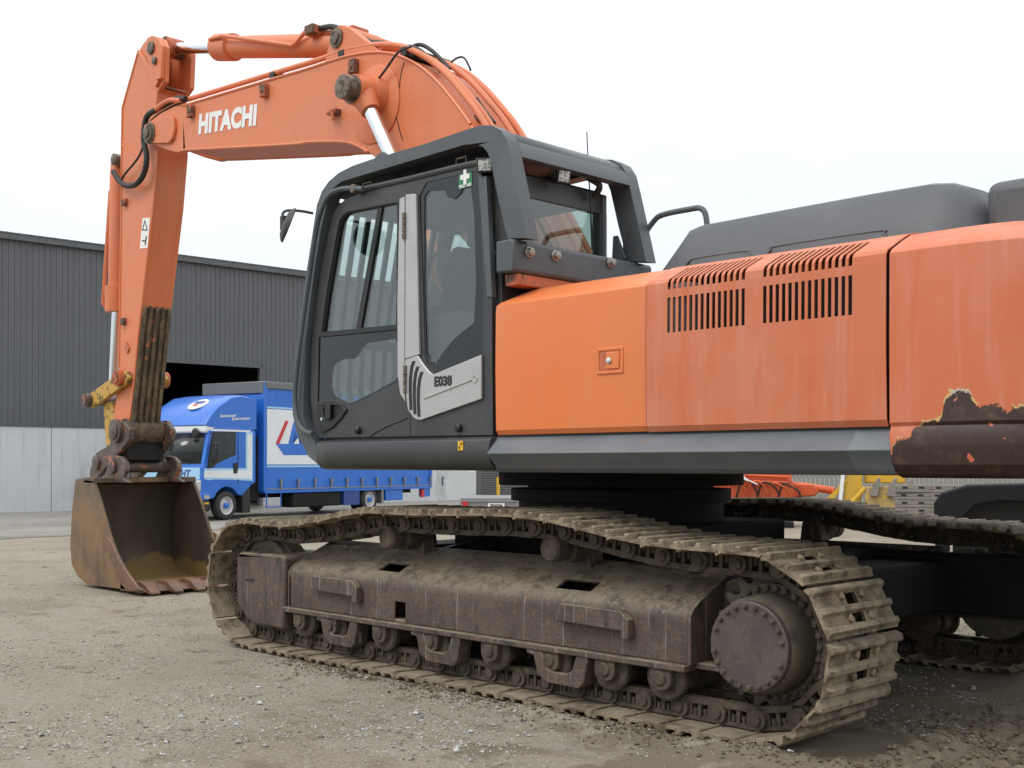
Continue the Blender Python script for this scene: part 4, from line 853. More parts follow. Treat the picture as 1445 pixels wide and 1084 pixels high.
def cab():
    m = MB(); m.plate(side_o, CYO - .045, CYO, holes=[w1, w2, w3])
    # right wall: big window
    wr = WR
    m.plate(side_o, .455, .50, holes=[wr])
    xf = lambda z: 1.345 - .08*max(0, (z - 1.75))/.5*.5
    # roof, rear frame, front sills
    m.box(-.26, 1.06, .50, CYO - .045, 2.845, 2.885); m.box(-.30, 1.30, .50, CYO - .045, 1.385, 1.43)
    m.box(-.315, -.27, .50, CYO - .04, 1.43, 2.22); m.box(-.30, -.255, .50, CYO - .04, 2.74, 2.86)
    m.box(-.31, -.26, .50, .56, 2.22, 2.74); m.box(-.31, -.26, CYO - .10, CYO - .045, 2.22, 2.74)
    c = m.build('cab', 'grey', ex, bevel=.006, smooth=30); return c
cb_ = cab(); cb_['label'] = 'dark grey operator cab with tinted windows and silver trim'
def gl(outl, y, name, mt): return MB().plate(outl, y, y + .006).build(name, mt, cb_)
gl(w1, CYO - .022, 'sliding_window', 'glass'); 
gl(w3, CYO - .016, 'rear_quarter_window', 'glass')
# black printed bands on the glass
w2in = xz([(362, 432), (400, 414), (455, 412), (480, 392), (505, 345), (530, 325), (683, 302), (696, 320), (696, 510), (680, 530), (600, 575), (440, 655), (405, 648), (375, 632), (345, 600), (334, 560), (338, 500), (345, 455)], CYO, K7)
MB().plate(w2, CYO - .014, CYO - .008, holes=[w2in]).build('lower_window_band', 'glass_dark', cb_)
gl(w2in, CYO - .014, 'lower_window', 'glass')
w3band = xz([(598, 277), (604, 269), (626, 268), (631, 278), (640, 281), (648, 274), (652, 266), (663, 262), (668, 300), (671, 400), (668, 455), (640, 478), (622, 500), (614, 514), (606, 508), (601, 498), (598, 400)], CYO)
MB().plate(w3, CYO - .009, CYO - .005, holes=[w3band]).build('quarter_window_band', 'glass_dark', cb_)
# seals and mid bar of the sliding window
def ring(outl, g, y0, y1, name, mt):
    c = Vector((sum(p[0] for p in outl)/len(outl), sum(p[1] for p in outl)/len(outl))); o_ = [tuple(c + (Vector(p) - c)*(1 + g)) for p in outl]
    return MB().plate(o_, y0, y1, holes=[outl]).build(name, mt, cb_, bevel=.003)
ring(w1, .035, CYO - .001, CYO + .008, 'window_seal', 'black')
b1 = xz([(532, 293), (538, 292), (508, 463), (501, 464)], CYO); MB().plate(b1, CYO - .024, CYO - .006).build('slider_bar', 'black', cb_)
b2 = xz([(451, 476), (454, 469), (563, 458), (563, 465)], CYO); MB().plate(b2, CYO + .000, CYO + .010).build('window_rail', 'black', cb_)
# silver trim
MB().plate(xz([(575, 275), (589.5, 274), (594.4, 500.7), (574, 507)], CYO), CYO + .001, CYO + .016).build('silver_pillar', 'silver', cb_, bevel=.004)
MB().plate(xz([(566, 281), (573, 278), (573, 508), (574, 567), (567, 556), (563.5, 530), (563, 420)], CYO), CYO + .001, CYO + .014).build('silver_door_edge', 'silver', cb_, bevel=.003)
sp_o = xz([(753, 418), (822, 395), (852, 442), (880, 478), (905, 499), (1168, 391), (1170, 632), (840, 747), (818, 745), (795, 730), (768, 690), (757, 600)], CYO, K7)
spn = MB().plate(sp_o, CYO + .002, CYO + .018).build('silver_panel', 'silver', cb_, bevel=.004)
for k, dx in enumerate((0, 26, 52)):
    t0, b0 = ((425, 692), (455, 715), (484, 728))[k]; x0 = (796, 818, 840)[k]
    cl = [(x0 + 8, t0), (x0 - 4, t0 + 35), (x0 - 11, t0 + 90), (x0 - 12, t0 + 160), (x0 - 8, b0)]
    s_ = [(a + 7, b) for a, b in cl] + [(a - 8, b) for a, b in reversed(cl)]
    MB().plate(xz(s_, CYO, K7), CYO + .0185, CYO + .021).build('vent_slot', 'black', spn)
ps, pe = YP(380 + 845/3.871, 400 + 628/3.871, CYO + .02), YP(380 + 1110/3.871, 400 + 525/3.871, CYO + .02)
MB().tube([tuple(ps), tuple(pe)], .005, 8).build('panel_crease', 'silver', spn)
pb = YP(380 + 1125/3.871, 400 + 522/3.871, CYO + .018); MB().lathe([(.022, 0), (.018, .006), (.008, .002)], tuple(pb), 'y', 16).build('panel_knob', 'silver', spn)
te = YP(625, 538.5, CYO + .019); text('fleet_number', 'E038', .075, 'ink', frame_m(tuple(te), (-1, 0, 0), (0, 0, 1)), spn, .0035)
for px, py, h in ((570, 318, .16), (571.5, 535, .17)):
    p = YP(px, py, CYO + .022)
    for k in range(4): MB().lathe([(.012, 0), (.012, h/4 - .006)], (p.x, p.y, p.z - h/2 + k*h/4), 'z', 10).build('hinge_knuckle', 'steel', cb_)
# door handle
hr = xz([(265, 668), (290, 648), (340, 645), (390, 662), (430, 690), (405, 730), (350, 790), (300, 815), (285, 800), (268, 740)], CYO, K7)
hrc = xz([(298, 690), (330, 668), (380, 668), (410, 690), (385, 725), (345, 745), (310, 740)], CYO, K7)
MB().plate(hr, CYO + .001, CYO + .012, holes=[hrc]).build('handle_surround', 'black', cb_, bevel=.003)
MB().plate(hrc, CYO + .0005, CYO + .003).build('handle_recess', 'black', cb_)
MB().plate(xz([(322, 662), (350, 660), (350, 745), (322, 745)], CYO, K7), CYO + .012, CYO + .028).build('door_handle', 'black', cb_, bevel=.005)
p = YP(380 + 287/3.871, 400 + 741/3.871, CYO + .012); MB().lathe([(.010, 0), (.010, .004)], tuple(p), 'y', 12).build('key_lock', 'chrome', cb_)
for zx, zy in ((490, 802), (1040, 790)):
    p = YP(380 + zx/3.871, 400 + zy/3.871, CYO); MB().lathe([(.024, 0), (.022, .02), (.012, .028)], tuple(p), 'y', 14).build('door_stop', 'black', cb_)
sm = xz([(766, 650), (769, 650), (772, 840), (768, 840)], CYO, K7); MB().plate(sm, CYO + .0005, CYO + .0015).build('door_seam', 'black', cb_)
cr_ = [YP(380 + a/3.871, 400 + b/3.871, CYO + .001) for a, b in ((548, 832), (640, 780), (752, 735))]; MB().tube([tuple(p) for p in cr_], .006, 8).build('pressed_crease', 'grey', cb_)
# rear pillar, roof rail with clips
MB().plate(xz([(676, 250), (687, 248), (696, 420), (688, 420)], CYO), CYO - .03, CYO + .008).build('rear_pillar', 'grey_guard', cb_, bevel=.006)
rl = [YP(*p, CYO) for p in ((507, 268), (575, 253), (640, 237), (682, 228))]
MB().tube([(p.x, CYO - .005, p.z) for p in rl], .02, 10).build('roof_rail', 'grey', cb_)
for px, py in ((518, 263), (651, 228)):
    p = YP(px, py, CYO); MB().tube([(p.x + .04, CYO, p.z - .02), (p.x + .04, CYO, p.z + .02), (p.x - .04, CYO, p.z + .02), (p.x - .04, CYO, p.z - .02)], .006, 6).build('rail_clip', 'steel', cb_)
# stickers
fa_ = xz([(646.8, 243), (665.2, 238.5), (665.6, 262), (647.2, 267)], CYO); fs_ = MB().plate(fa_, CYO - .005, CYO - .002).build('first_aid_sticker', 'green', cb_)
c = YP(656, 249.5, CYO); MB().box(c.x - .012, c.x + .012, CYO - .002, CYO + .0005, c.z - .042, c.z + .042).box(c.x + .012, c.x + .037, CYO - .002, CYO + .0005, c.z - .014, c.z + .014).box(c.x - .037, c.x - .012, CYO - .002, CYO + .0005, c.z - .014, c.z + .014).build('first_aid_cross', 'white', fs_)
c = YP(656.3, 263, CYO); text('first_aid_text', 'FIRST AID', .024, 'white', frame_m((c.x, CYO - .0015, c.z + .003), (-1, 0, .0), (0, 0, 1)), fs_, .0006)
c = YP(650, 629, 1.50); ys_ = MB().box(c.x - .02, c.x + .02, 1.4985, 1.503, c.z - .026, c.z + .026).build('warning_sticker', 'stick_y', s1)
MB().box(c.x - .012, c.x - .002, 1.503, 1.504, c.z + .002, c.z + .018).box(c.x + .002, c.x + .012, 1.503, 1.504, c.z - .018, c.z - .002).build('warning_mark', 'ink', ys_)
# windscreen, rear window, right window glass
fx = lambda z: YP(438, 560, CYO).x + (0 if z < 1.8 else -(z - 1.8)*.20)
m = MB(); m.grid([[(fx(z) - .01, y, z) for y in (.51, CYO - .05)] for z in (1.45, 1.8, 2.2, 2.5, 2.78)]); m.build('windscreen', 'glass', cb_)
MB().box(-.292, -.286, .55, CYO - .09, 2.22, 2.74).build('rear_window', 'glass', cb_); MB().plate(WR, .474, .480).build('right_window', 'glass', cb_)
MB().plate([(1.30, 1.44), (1.30, 2.0), (1.26, 2.4), (1.20, 2.83), (-.24, 2.84), (-.25, 1.44)], .502, .506, holes=[[(max(-.2, min(x, 1.12)), min(z, 2.80)) for x, z in WR]]).build('cab_lining', 'lining', cb_)  # sheet whose lightened grey includes the painted glass haze
MB().box(-.24, 1.0, .52, CYO - .06, 2.832, 2.843).build('roof_lining', 'lining', cb_)
MB().tube([(-.30, .53, 2.2), (-.30, .53, 2.85)], .025, 8).build('rear_window_frame', 'grey', cb_)
# inside: seat, console, levers, lining
st_ = MB().plate([(.38, 1.95), (.24, 2.48), (.26, 2.54), (.34, 2.54), (.40, 2.46), (.50, 2.0)], .72, 1.18).build('seat', 'seat', cb_, bevel=.03, seg=3)
MB().plate([(.36, 1.82), (.36, 1.95), (.86, 1.98), (.91, 1.9), (.86, 1.82)], .70, 1.20).build('seat_cushion', 'seat', st_, bevel=.03, seg=3)
MB().plate([(.25, 2.54), (.23, 2.70), (.32, 2.72), (.35, 2.56)], .84, 1.06).build('headrest', 'seat', st_, bevel=.025, seg=3)
MB().box(.31, .81, .72, 1.18, 1.43, 1.82).build('seat_base', 'black', st_)
for y in (.56, 1.24): MB().plate([(-.1, 1.43), (-.1, 2.05), (.1, 2.12), (.48, 2.10), (.52, 2.0), (.42, 1.43)], y, y + .12).build('console', 'seat', cb_, bevel=.03)
for y in (.62, 1.3): MB().tube([(.42, y, 2.1), (.46, y, 2.26)], .018, 8).lathe([(.02, 0), (.03, .04), (.025, .1)], (.46, y, 2.24), 'z', 10).build('joystick', 'black', cb_)
for y in (.85, 1.03): MB().tube([(1.0, y, 1.43), (.95, y, 2.0)], .014, 8).build('travel_lever', 'black', cb_)
MB().box(-.25, .1, .55, 1.35, 1.43, 2.0).build('rear_shelf', 'seat', cb_, bevel=.02)
MB().plate([(1.1, 1.9), (1.15, 2.3), (1.09, 2.32), (1.03, 1.9)], .54, .66).build('monitor', 'black', cb_, bevel=.02)
# ------------------------------------------------------------------ cab guard
GY0, GY1 = 1.375, 1.468
go = [(452, 658), (436, 645), (420, 615), (413, 585), (412.5, 560), (420, 480), (430, 400), (440, 335), (447, 290), (454, 270), (464, 256), (478, 244), (498, 234), (530, 223), (600, 203), (655, 184), (678, 177), (694, 177), (707, 184), (715, 198), (721, 225), (730, 270), (743, 336)]
gi = [(716, 336), (703, 280), (692, 226), (688, 215), (681, 207), (668, 203), (654.6, 204.4), (482, 256), (471, 265), (463, 279), (453, 325), (444, 379), (432, 477.5), (428, 560), (428, 585), (433, 607), (444, 622)]
gpoly = xz(go + gi, GY1)
gd = MB().plate(gpoly, GY0, GY1).build('cab_guard', 'grey_guard', ex, bevel=.006); gd['label'] = 'welded dark grey tubular guard frame around the cab'
MB().plate(gpoly, .355, .45).build('guard_frame', 'grey_guard', gd, bevel=.006)
outer = xz(go, GY1)
# roof sheet and cross members
m = MB(); top = [p for p in outer[9:20]]
m.grid([[(x, y, z - .012) for x, z in top] for y in (.45, GY0)]); m.build('guard_roof', 'grey_guard', gd, solid=.02, smooth=30)
rx, rz_ = xz([(721, 225)], GY1)[0]
tx, tz = outer[18]
MB().plate([(tx + .03, tz - .005), outer[19], (outer[20][0] + .005, outer[20][1] + .03), (outer[20][0] + .05, outer[20][1] + .02), (tx + .09, tz - .06)], .45, GY0).build('rear_cross_member', 'grey_guard', gd, bevel=.004)
# front bars follow the front leg
front = [xz([p], GY1)[0] for p in ((433, 600), (424, 545), (428, 480), (437, 400), (446, 338), (453, 290))]
for k in range(9):
    y = .50 + k*.096
    rows = [[(x - .01, y, z), (x - .01, y + .036, z), (x - .03, y + .036, z), (x - .03, y, z), (x - .01, y, z)] for x, z in front]
    MB().grid(rows).build('guard_bar', 'grey_guard', gd, merge=True)
for i in (0, 2, 5):
    x, z = front[i]; MB().box(x - .04, x - .008, .45, GY0, z - .03, z + .03).build('guard_crossbar', 'grey_guard', gd)
# hollow rail beside the front leg
rp = [YP(*p, 1.50) for p in ((512, 267), (495, 266), (478, 268), (463, 277), (452, 300), (446, 325), (437, 385), (427, 455), (419, 520), (416, 560), (419, 590), (428, 607), (441, 612))]
MB().tube(catmull([tuple(p) for p in rp], 4), .016, 10).build('front_rail', 'grey_guard', gd)
p = YP(501, 267, 1.49); MB().box(p.x - .02, p.x + .02, 1.45, 1.515, p.z - .026, p.z + .026).build('rail_clamp', 'steel', gd, bevel=.006)
# lug on the roof
lg_ = xz([(516, 228), (524, 216), (532, 212), (540, 217), (548, 222)], GY1); MB().plate(lg_, GY0 + .03, GY0 + .05).build('lifting_lug', 'grey_guard', gd, bevel=.004)
# rear beam with bolts
bm = MB().plate([(-.36, 2.27), (-.36, 2.44), (-.48, 2.44), (-.495, 2.425), (-.495, 2.275), (-.48, 2.262)], .30, 1.49).build('guard_beam', 'grey_guard', gd, bevel=.01)
MB().plate([(-.38, 2.20), (-.38, 2.262), (-.475, 2.262), (-.475, 2.20)], .55, 1.44).build('beam_bracket', 'orange_rust', gd, bevel=.006)
MB().box(-.46, -.40, 1.0, 1.06, 2.0, 2.2).build('beam_post', 'orange_rust', gd)
for px, py in ((746, 356), (783, 361), (861, 371)):
    p = XP(px, py, -.497)
    MB().lathe([(.034, 0), (.034, -.008), (.024, -.009), (.024, -.03), (.014, -.034)], (p.x, p.y, p.z), 'x', 6).build('beam_bolt', 'bolt', gd, bevel=.002)
MB().plate([(-.44, 2.44), (-.46, 2.46), (-.40, 2.60), (-.37, 2.60), (-.36, 2.44)], .50, .515).build('gusset', 'grey_guard', gd)
MB().plate([(-.48, 2.44), (-.43, 2.56), (-.38, 2.60), (-.38, 2.44)], .42, .435).build('gusset', 'grey_guard', gd)
# work lights
def lamp(c, d, nm='work_light'):
    d = Vector(d).normalized(); x = d.cross(Vector((0, 0, 1))).normalized(); mt = frame_m(c, x, x.cross(-d)*-1 if False else d.cross(x)*-1)
    u = x.cross(d); mt = Matrix(((x.x, u.x, -d.x, c[0]), (x.y, u.y, -d.y, c[1]), (x.z, u.z, -d.z, c[2]), (0, 0, 0, 1)))
    q = MB().box(-.045, .045, -.04, .04, 0, .06, mt)
    for k in range(4): q.box(-.04, .04, -.036 + k*.022, -.03 + k*.022, .06, .08, mt)
    l = q.build(nm, 'black', gd, bevel=.004); MB().box(-.036, .036, -.03, .03, -.004, .0005, mt).build('lens', 'lens', l)
    MB().box(-.055, .055, -.012, .012, .02, .05, mt).box(-.055, -.048, -.01, .045, .02, .05, mt).box(.048, .055, -.01, .045, .02, .05, mt).build('bracket', 'steel', l)
p = YP(684, 233, 1.46); lamp((p.x, p.y, p.z), (-.5, .9, -.15)); p = XP(796, 249, -.42); lamp((p.x, p.y, p.z), (-1, .25, -.15))
p = XP(829, 262, -.34); MB().tube(catmull([(p.x, p.y, p.z + .05), (p.x - .05, p.y - .05, p.z), (p.x, p.y - .06, p.z - .06)]), .02, 8).build('cable', 'rubber', gd)
a, b = XP(828, 186, -.3), XP(836, 352, -.3); MB().tube([tuple(a), tuple(a.lerp(b, .5)), tuple(b)], [.003, .004, .007], 6).build('aerial', 'black', gd)
# mirror on its arm
mp_ = [YP(*p, 1.62) for p in ((440, 300), (425, 297), (418, 297))]
mr_ = empty('tmp'); bpy.data.objects.remove(mr_)
MB().tube(catmull([tuple(YP(441, 301, 1.50)), tuple(YP(425, 298, 1.60)), tuple(YP(407, 297, 1.72)), tuple(YP(400, 300, 1.74)), tuple(YP(398, 308, 1.74)), tuple(YP(397, 318, 1.74))], 4), .009, 8).build('mirror_arm', 'grey_guard', gd)
c = YP(407, 318, 1.74); nrm = Vector((-.62, .70, -.16)).normalized()
q = nrm.to_track_quat('Z', 'Y').to_matrix().to_4x4()
vd = Vector((c.x - CAM.x, c.y - CAM.y, 0)).normalized(); rgt = Vector((vd.y, -vd.x, 0)); nn_ = (rgt*.90 + Vector((0, 0, -.34)) + vd*.10).normalized()
MROT = nn_.to_track_quat('Z', 'Y').to_matrix().to_4x4()
mo = MB().lathe([(.01, -.035), (.07, -.03), (.105, -.012), (.115, .0), (.112, .006), (.02, .006)], tuple(c), 'z', 28, MROT).build('mirror', 'black', gd)
p = YP(401, 314, 1.74); MB().box(p.x - .02, p.x + .02, p.y - .02, p.y + .02, p.z - .05, p.z + .04).build('mirror_clamp', 'black', gd, bevel=.005)

# ------------------------------------------------------------------ boom
BY = .25
bt = xz([(257.8, 149.5), (380, 113), (432.6, 97.6), (477, 83), (500, 77.5), (520, 74.5), (537.8, 74), (552, 75.5), (564, 79), (590, 92), (616.7, 114.7), (643, 146), (664, 175)], BY)
bb = xz([(519, 214.6), (505, 206), (485, 200.5), (455, 200), (432.6, 201), (406, 204), (258, 212)], BY)
boomo = bt + [(.72, 3.05), (.35, 2.45), (.05, 2.12), (-.06, 1.98), (-.02, 1.86), (.10, 1.80), (.30, 1.86), (.80, 2.38), (1.2, 2.80), (1.5, 3.06), (1.95, 3.42)] + bb
boom = MB().plate(boomo, -BY, BY).build('boom', 'orange_boom', ex, bevel=.008); boom['label'] = 'orange boom with white lettering and hydraulic pipes along its top'
# edge flanges
for sy in (1, -1):
    m = MB()
    tt = [(x, BY*sy, z) for x, z in bt]; m.tube(catmull(tt, 3), .012, 6); m.tube(catmull([(x, BY*sy, z) for x, z in bb], 3), .012, 6); m.build('edge_weld', 'orange_boom', boom)
# tip fork
tipo = xz([(257.8, 149.5), (246, 150), (226, 160), (206, 176), (203, 186), (205, 198), (214, 204), (233, 211), (250, 215.6), (262, 212.5)], BY)
for y in (.185, -.25): MB().plate(tipo, y, y + .065).build('tip_fork', 'orange_boom', boom, bevel=.008)
lugo = xz([(201, 186), (203, 177), (210, 172), (224, 166), (238, 162.5), (244, 166), (246, 180), (243, 195), (238, 201.5), (222, 202), (208, 201.5), (203, 197)], BY + .03)
MB().plate(lugo, BY - .003, BY + .03).build('pin_boss', 'orange_boom', boom, bevel=.01)
pp = YP(210, 189, BY + .03)
MB().lathe([(.105, 0), (.105, .012), (.085, .016), (.085, .03), (.05, .034), (.05, .05), (.02, .052)], (pp.x - .02, BY + .03, pp.z), 'y', 24).build('boom_tip_pin', 'steel', boom)
# circular doubler and cylinder pin
pc = YP(520, 140, BY); MB().lathe([(.30, 0), (.30, .010), (.292, .014)], (pc.x - .08, BY, pc.z - .06), 'y', 40).build('doubler_plate', 'orange_boom', boom)
# lettering: follows the boom face
pa, pb_ = YP(278, 179, BY + .003), YP(361, 165, BY + .003); mid = YP(320, 170.5, BY + .003)
hl = text('lettering', 'HITACHI', .235, 'white', frame_m((mid.x, BY + .003, mid.z), (pb_.x - pa.x, 0, pb_.z - pa.z), (0, 0, 1)), boom, .013, sp=1.06)
lw = max(v.co.x for v in hl.data.vertices) - min(v.co.x for v in hl.data.vertices); want = abs(pb_.x - pa.x)
hl.data.transform(Matrix.Translation((mid.x, 0, mid.z)) @ Matrix.Diagonal((want/lw, 1, 1, 1)) @ Matrix.Translation((-mid.x, 0, -mid.z)))
# small brackets on the boom face
for px, py in ((272, 158), (376, 129), (502, 95)):
    p = YP(px, py, BY); MB().box(p.x - .04, p.x + .04, BY, BY + .05, p.z - .055, p.z + .055).lathe([(.015, BY + .05), (.015, BY + .06)], (p.x, 0, p.z - .01), 'y', 8).build('hose_bracket', 'orange_rust', boom, bevel=.008)
p = YP(476, 160, BY); MB().box(p.x - .05, p.x + .05, BY, BY + .06, p.z - .02, p.z + .02).tube([(p.x + .06, BY + .05, p.z), (p.x - .02, BY + .07, p.z), (p.x - .03, BY + .06, p.z - .07)], .015, 8).build('hose_clamp', 'orange_rust', boom)
# dark weld scar line on the face
sc_ = [YP(*p, BY + .001) for p in ((570, 88), (565, 110), (562, 140), (559, 160), (563, 180), (568, 198))]
MB().tube(catmull([tuple(p) for p in sc_], 3), .004, 5).build('weld_scar', 'rubber', boom)
# pipes over the top
def offs(pts, d):
    out = []
    for i, (x, z) in enumerate(pts):
        a = Vector(pts[max(0, i-1)]); b = Vector(pts[min(len(pts)-1, i+1)]); t = (b - a).normalized(); n = Vector((-t.y, t.x))
        if n.y < 0: n = -n
        out.append((x + n.x*d, z + n.y*d))
    return out
ext_ = bt + [(.75, 3.08), (.45, 2.62)]
for y, d, i0 in ((.20, .07, 0), (.12, .06, 4), (-.08, .06, 0), (-.20, .055, 0)):
    pth = offs(ext_, d)[i0:]
    MB().tube(catmull([(x, y, z) for x, z in pth], 4), .023, 10).build('hydraulic_pipe', 'orange_boom', boom)
for i in (1, 3, 8):
    x, z = offs(bt, .03)[i]; MB().box(x - .035, x + .035, -.23, .23, z - .03, z + .045).build('pipe_clamp', 'rubber', boom, bevel=.006)
# bundle of hoses where the pipes start over the arch
hs = [((505, 70), (530, 60), (560, 66), (585, 68), (605, 82), (622, 100)), ((575, 70), (592, 63), (610, 72), (628, 90), (634, 98)), ((632, 92), (645, 82), (655, 82), (663, 96), (664, 100)), ((526, 122), (545, 97), (562, 74), (580, 66)), ((640, 140), (660, 160), (680, 172)), ((672, 140), (684, 158), (697, 174))]
for i, h_ in enumerate(hs):
    y = (.1, .0, -.15, BY + .06, .12, .0)[i]
    MB().tube(catmull([tuple(YP(*p, y)) for p in h_], 5), (.02, .016, .008, .009, .02, .018)[i], 8).build('hose', 'rubber', boom)
# arm cylinder on top of the boom
ca, cb1, cc_ = Vector((2.75, 0, 4.66)), Vector((4.90, 0, 5.175)), Vector((5.74, 0, 5.375))
ad = (cc_ - ca).normalized(); 
cyl = MB().tube([tuple(ca), tuple(ca + ad*.06), tuple(ca + ad*.07), tuple(cb1 - ad*.30), tuple(cb1 - ad*.29), tuple(cb1 - ad*.02), tuple(cb1)], [.06, .095, .10, .10, .125, .125, .09], 24).build('arm_cylinder', 'orange_boom', ex)
MB().tube([tuple(cb1), tuple(cc_)], .055, 18).build('rod', 'chrome', cyl)
MB().lathe([(.10, -.09), (.10, .09)], tuple(cc_), 'y', 18).build('rod_eye', 'orange_rust', cyl)
MB().lathe([(.115, -.17), (.115, .17)], tuple(ca), 'y', 18).build('cylinder_eye', 'orange_boom', cyl)
for y in (.16, -.22): MB().plate([(2.95, 4.42), (2.87, 4.62), (2.81, 4.73), (2.71, 4.76), (2.58, 4.70), (2.15, 4.38)], y, y + .06).build('cylinder_bracket', 'orange_boom', boom, bevel=.008)
MB().lathe([(.08, .22), (.08, .235), (.05, .24), (.05, .255)], tuple(ca), 'y', 14).build('cylinder_pin', 'steel', cyl)
p0 = ca + ad*.25
pe_ = YP(412, 64, .125)
MB().tube([tuple(cb1 + Vector((-.06, .125, .03))), tuple(cb1 + Vector((-.3, .135, .0)))] + [tuple(q) for q in catmull([(pe_.x, .125, pe_.z), tuple(YP(418, 60, .125)), tuple(YP(428, 48, .125)), tuple(YP(434, 43, .12)), tuple(YP(443, 41, .12))], 4)], .017, 8).build('cylinder_pipe', 'orange_boom', cyl)
MB().tube(catmull([tuple(YP(*p, .06)) for p in ((446, 44), (460, 46), (478, 45), (492, 50))], 4), .018, 8).build('cylinder_pipe', 'orange_boom', cyl)
MB().tube(catmull([tuple(YP(*p, .10)) for p in ((452, 40), (470, 38), (488, 45), (510, 55), (535, 64))], 5), .024, 10).build('cylinder_hose', 'rubber', cyl)
p = YP(443, 42, .12); MB().box(p.x - .06, p.x + .06, .06, .18, p.z - .05, p.z + .03).build('hose_joint', 'orange_rust', cyl, bevel=.01)
p = YP(502, 45, 0); MB().box(p.x - .08, p.x + .06, -.08, .1, p.z - .12, p.z + .02).build('hose_joint', 'orange_rust', cyl, bevel=.015)
# boom cylinders
ra, rb = YP(511, 130, .40), YP(545, 205, .40); rd = (rb - ra); rd.y = 0; rd.normalize()
for y in (.40, -.40):
    top_ = Vector((ra.x, y, ra.z)); base = top_ + rd*3.15
    c2 = MB().tube([tuple(top_ + rd*1.05), tuple(top_ + rd*1.1), tuple(base)], [.085, .11, .105], 20).build('boom_cylinder', 'orange_boom', ex)
    MB().tube([tuple(top_), tuple(top_ + rd*1.1)], .055, 18).build('rod', 'chrome', c2)
    MB().tube([tuple(top_ + rd*.01), tuple(top_ + rd*.2)], [.11, .075], 18).lathe([(.115, -.09), (.115, .09)], tuple(top_), 'y', 22).build('rod_eye', 'orange_boom', c2)
    s_ = 1 if y > 0 else -1
    MB().lathe([(.092, 0), (.092, .10*s_), (.07, .105*s_)], (top_.x, y + .09*s_, top_.z), 'y', 24).lathe([(.105, .0), (.105, .02*s_)], (top_.x, y + .088*s_, top_.z), 'y', 24).build('cylinder_pin', 'steel', c2)
    MB().lathe([(.16, 0), (.13, .10*s_)], (top_.x, BY*s_, top_.z), 'y', 24).build('pin_housing', 'orange_boom', c2)
MB().lathe([(.09, -.5), (.09, .5)], (.1, 0, 1.95), 'y', 20).build('boom_foot_pin', 'steel', boom)

# ------------------------------------------------------------------ arm
AY = .165
armo = xz([(212, 53.5), (203, 60), (195.5, 72), (173, 152), (172, 199), (171.5, 290), (168, 519), (164, 560), (160, 590), (163, 606), (172, 612), (181, 604), (184.5, 580), (188, 550), (195.5, 472), (205, 390), (216.7, 290), (223, 212), (219, 165), (222, 130), (232, 115), (234, 66), (229, 55), (220, 51.5)], AY)
def offs_in(pts, d):
    c = Vector((sum(p[0] for p in pts)/len(pts), 0)); return [(p[0] + (d if p[0] < c.x else -d), p[1] - (d if i in (0, len(pts)-1) else 0)) for i, p in enumerate(pts)]
cutz = xz([(226, 124)], AY)[0][1]
arm_low = armo[3:20]; lowo = [p for p in armo if p[1] <= cutz + .001]
xl = xz([(180.5, 124)], AY)[0]; lowo = [xl] + arm_low + [xz([(226, 124)], AY)[0]]
upo = [xl, armo[2], armo[1], armo[0]] + [armo[23], armo[22], armo[21], armo[20]] + [xz([(226, 124)], AY)[0]]
arm = MB().plate(armo, AY - .05, AY).build('arm', 'orange_boom', ex, bevel=.006)
MB().plate(armo, -AY, -AY + .05).build('arm_side', 'orange_boom', arm, bevel=.006)
MB().plate(offs_in(lowo, .003), -AY + .0495, AY - .0495).build('arm_core', 'orange_boom', arm)
MB().plate([xl, armo[2], armo[1], (armo[1][0] - .03, armo[1][1] - .03), (armo[2][0] - .03, armo[2][1] - .02), (xl[0] - .03, xl[1])], -AY + .05, AY - .05).build('fork_front', 'orange_boom', arm)
MB().plate([(xl[0] - .03, cutz + .002), (xl[0] - .03, cutz + .02), (5.65, cutz + .02), (5.65, cutz + .002)], -AY + .05, AY - .05).build('fork_floor', 'orange_rust', arm); arm['label'] = 'orange excavator arm with muddy ribbed inner face'
# raised rim and stiffener
MB().tube([(x, AY, z) for x, z in armo[2:7]], .013, 6).tube([(x, AY, z) for x, z in armo[13:18]], .013, 6).build('edge_weld', 'orange_boom', arm)
sti = xz([(196, 73), (199, 71), (228, 112), (223, 124)], AY); MB().plate(sti, AY, AY + .03).build('stiffener', 'orange_boom', arm, bevel=.006)
bosst = xz([(208, 66), (212, 56), (220, 51.5), (229, 55), (234, 66), (232, 112), (226, 114), (212, 84)], AY); MB().plate(bosst, AY + .001, AY + .04).build('top_boss', 'orange_boom', arm, bevel=.008)
for px, py, r_ in ((214, 68, .062), (219, 86, .038)):
    p = YP(px, py, AY + .04); MB().lathe([(r_, 0), (r_, .02), (r_*.6, .03)], (p.x, AY + .04, p.z), 'y', 16).build('arm_pin', 'steel', arm)
for a_, b_ in (((173, 199), (220, 247)), ((172, 204), (218, 252))):
    p, q = YP(*a_, AY + .002), YP(*b_, AY + .002); MB().tube([tuple(p), tuple(q)], .006, 6).build('weld_line', 'orange_boom', arm)
for px, py in ((178, 286), (176, 454)):
    p = YP(px, py, AY); MB().box(p.x - .04, p.x + .04, AY, AY + .04, p.z - .035, p.z + .035).build('hose_bracket', 'orange_rust', arm, bevel=.008)
dm = xz([(180, 483), (184, 491), (181, 499), (177, 491)], AY); MB().plate(dm, AY, AY + .015).build('diamond_plate', 'orange_rust', arm)
lb = xz([(201.5, 308), (212, 307.5), (208.5, 350), (197.5, 351)], AY); lbo = MB().plate(lb, AY + .0005, AY + .003).build('warning_label', 'white', arm)
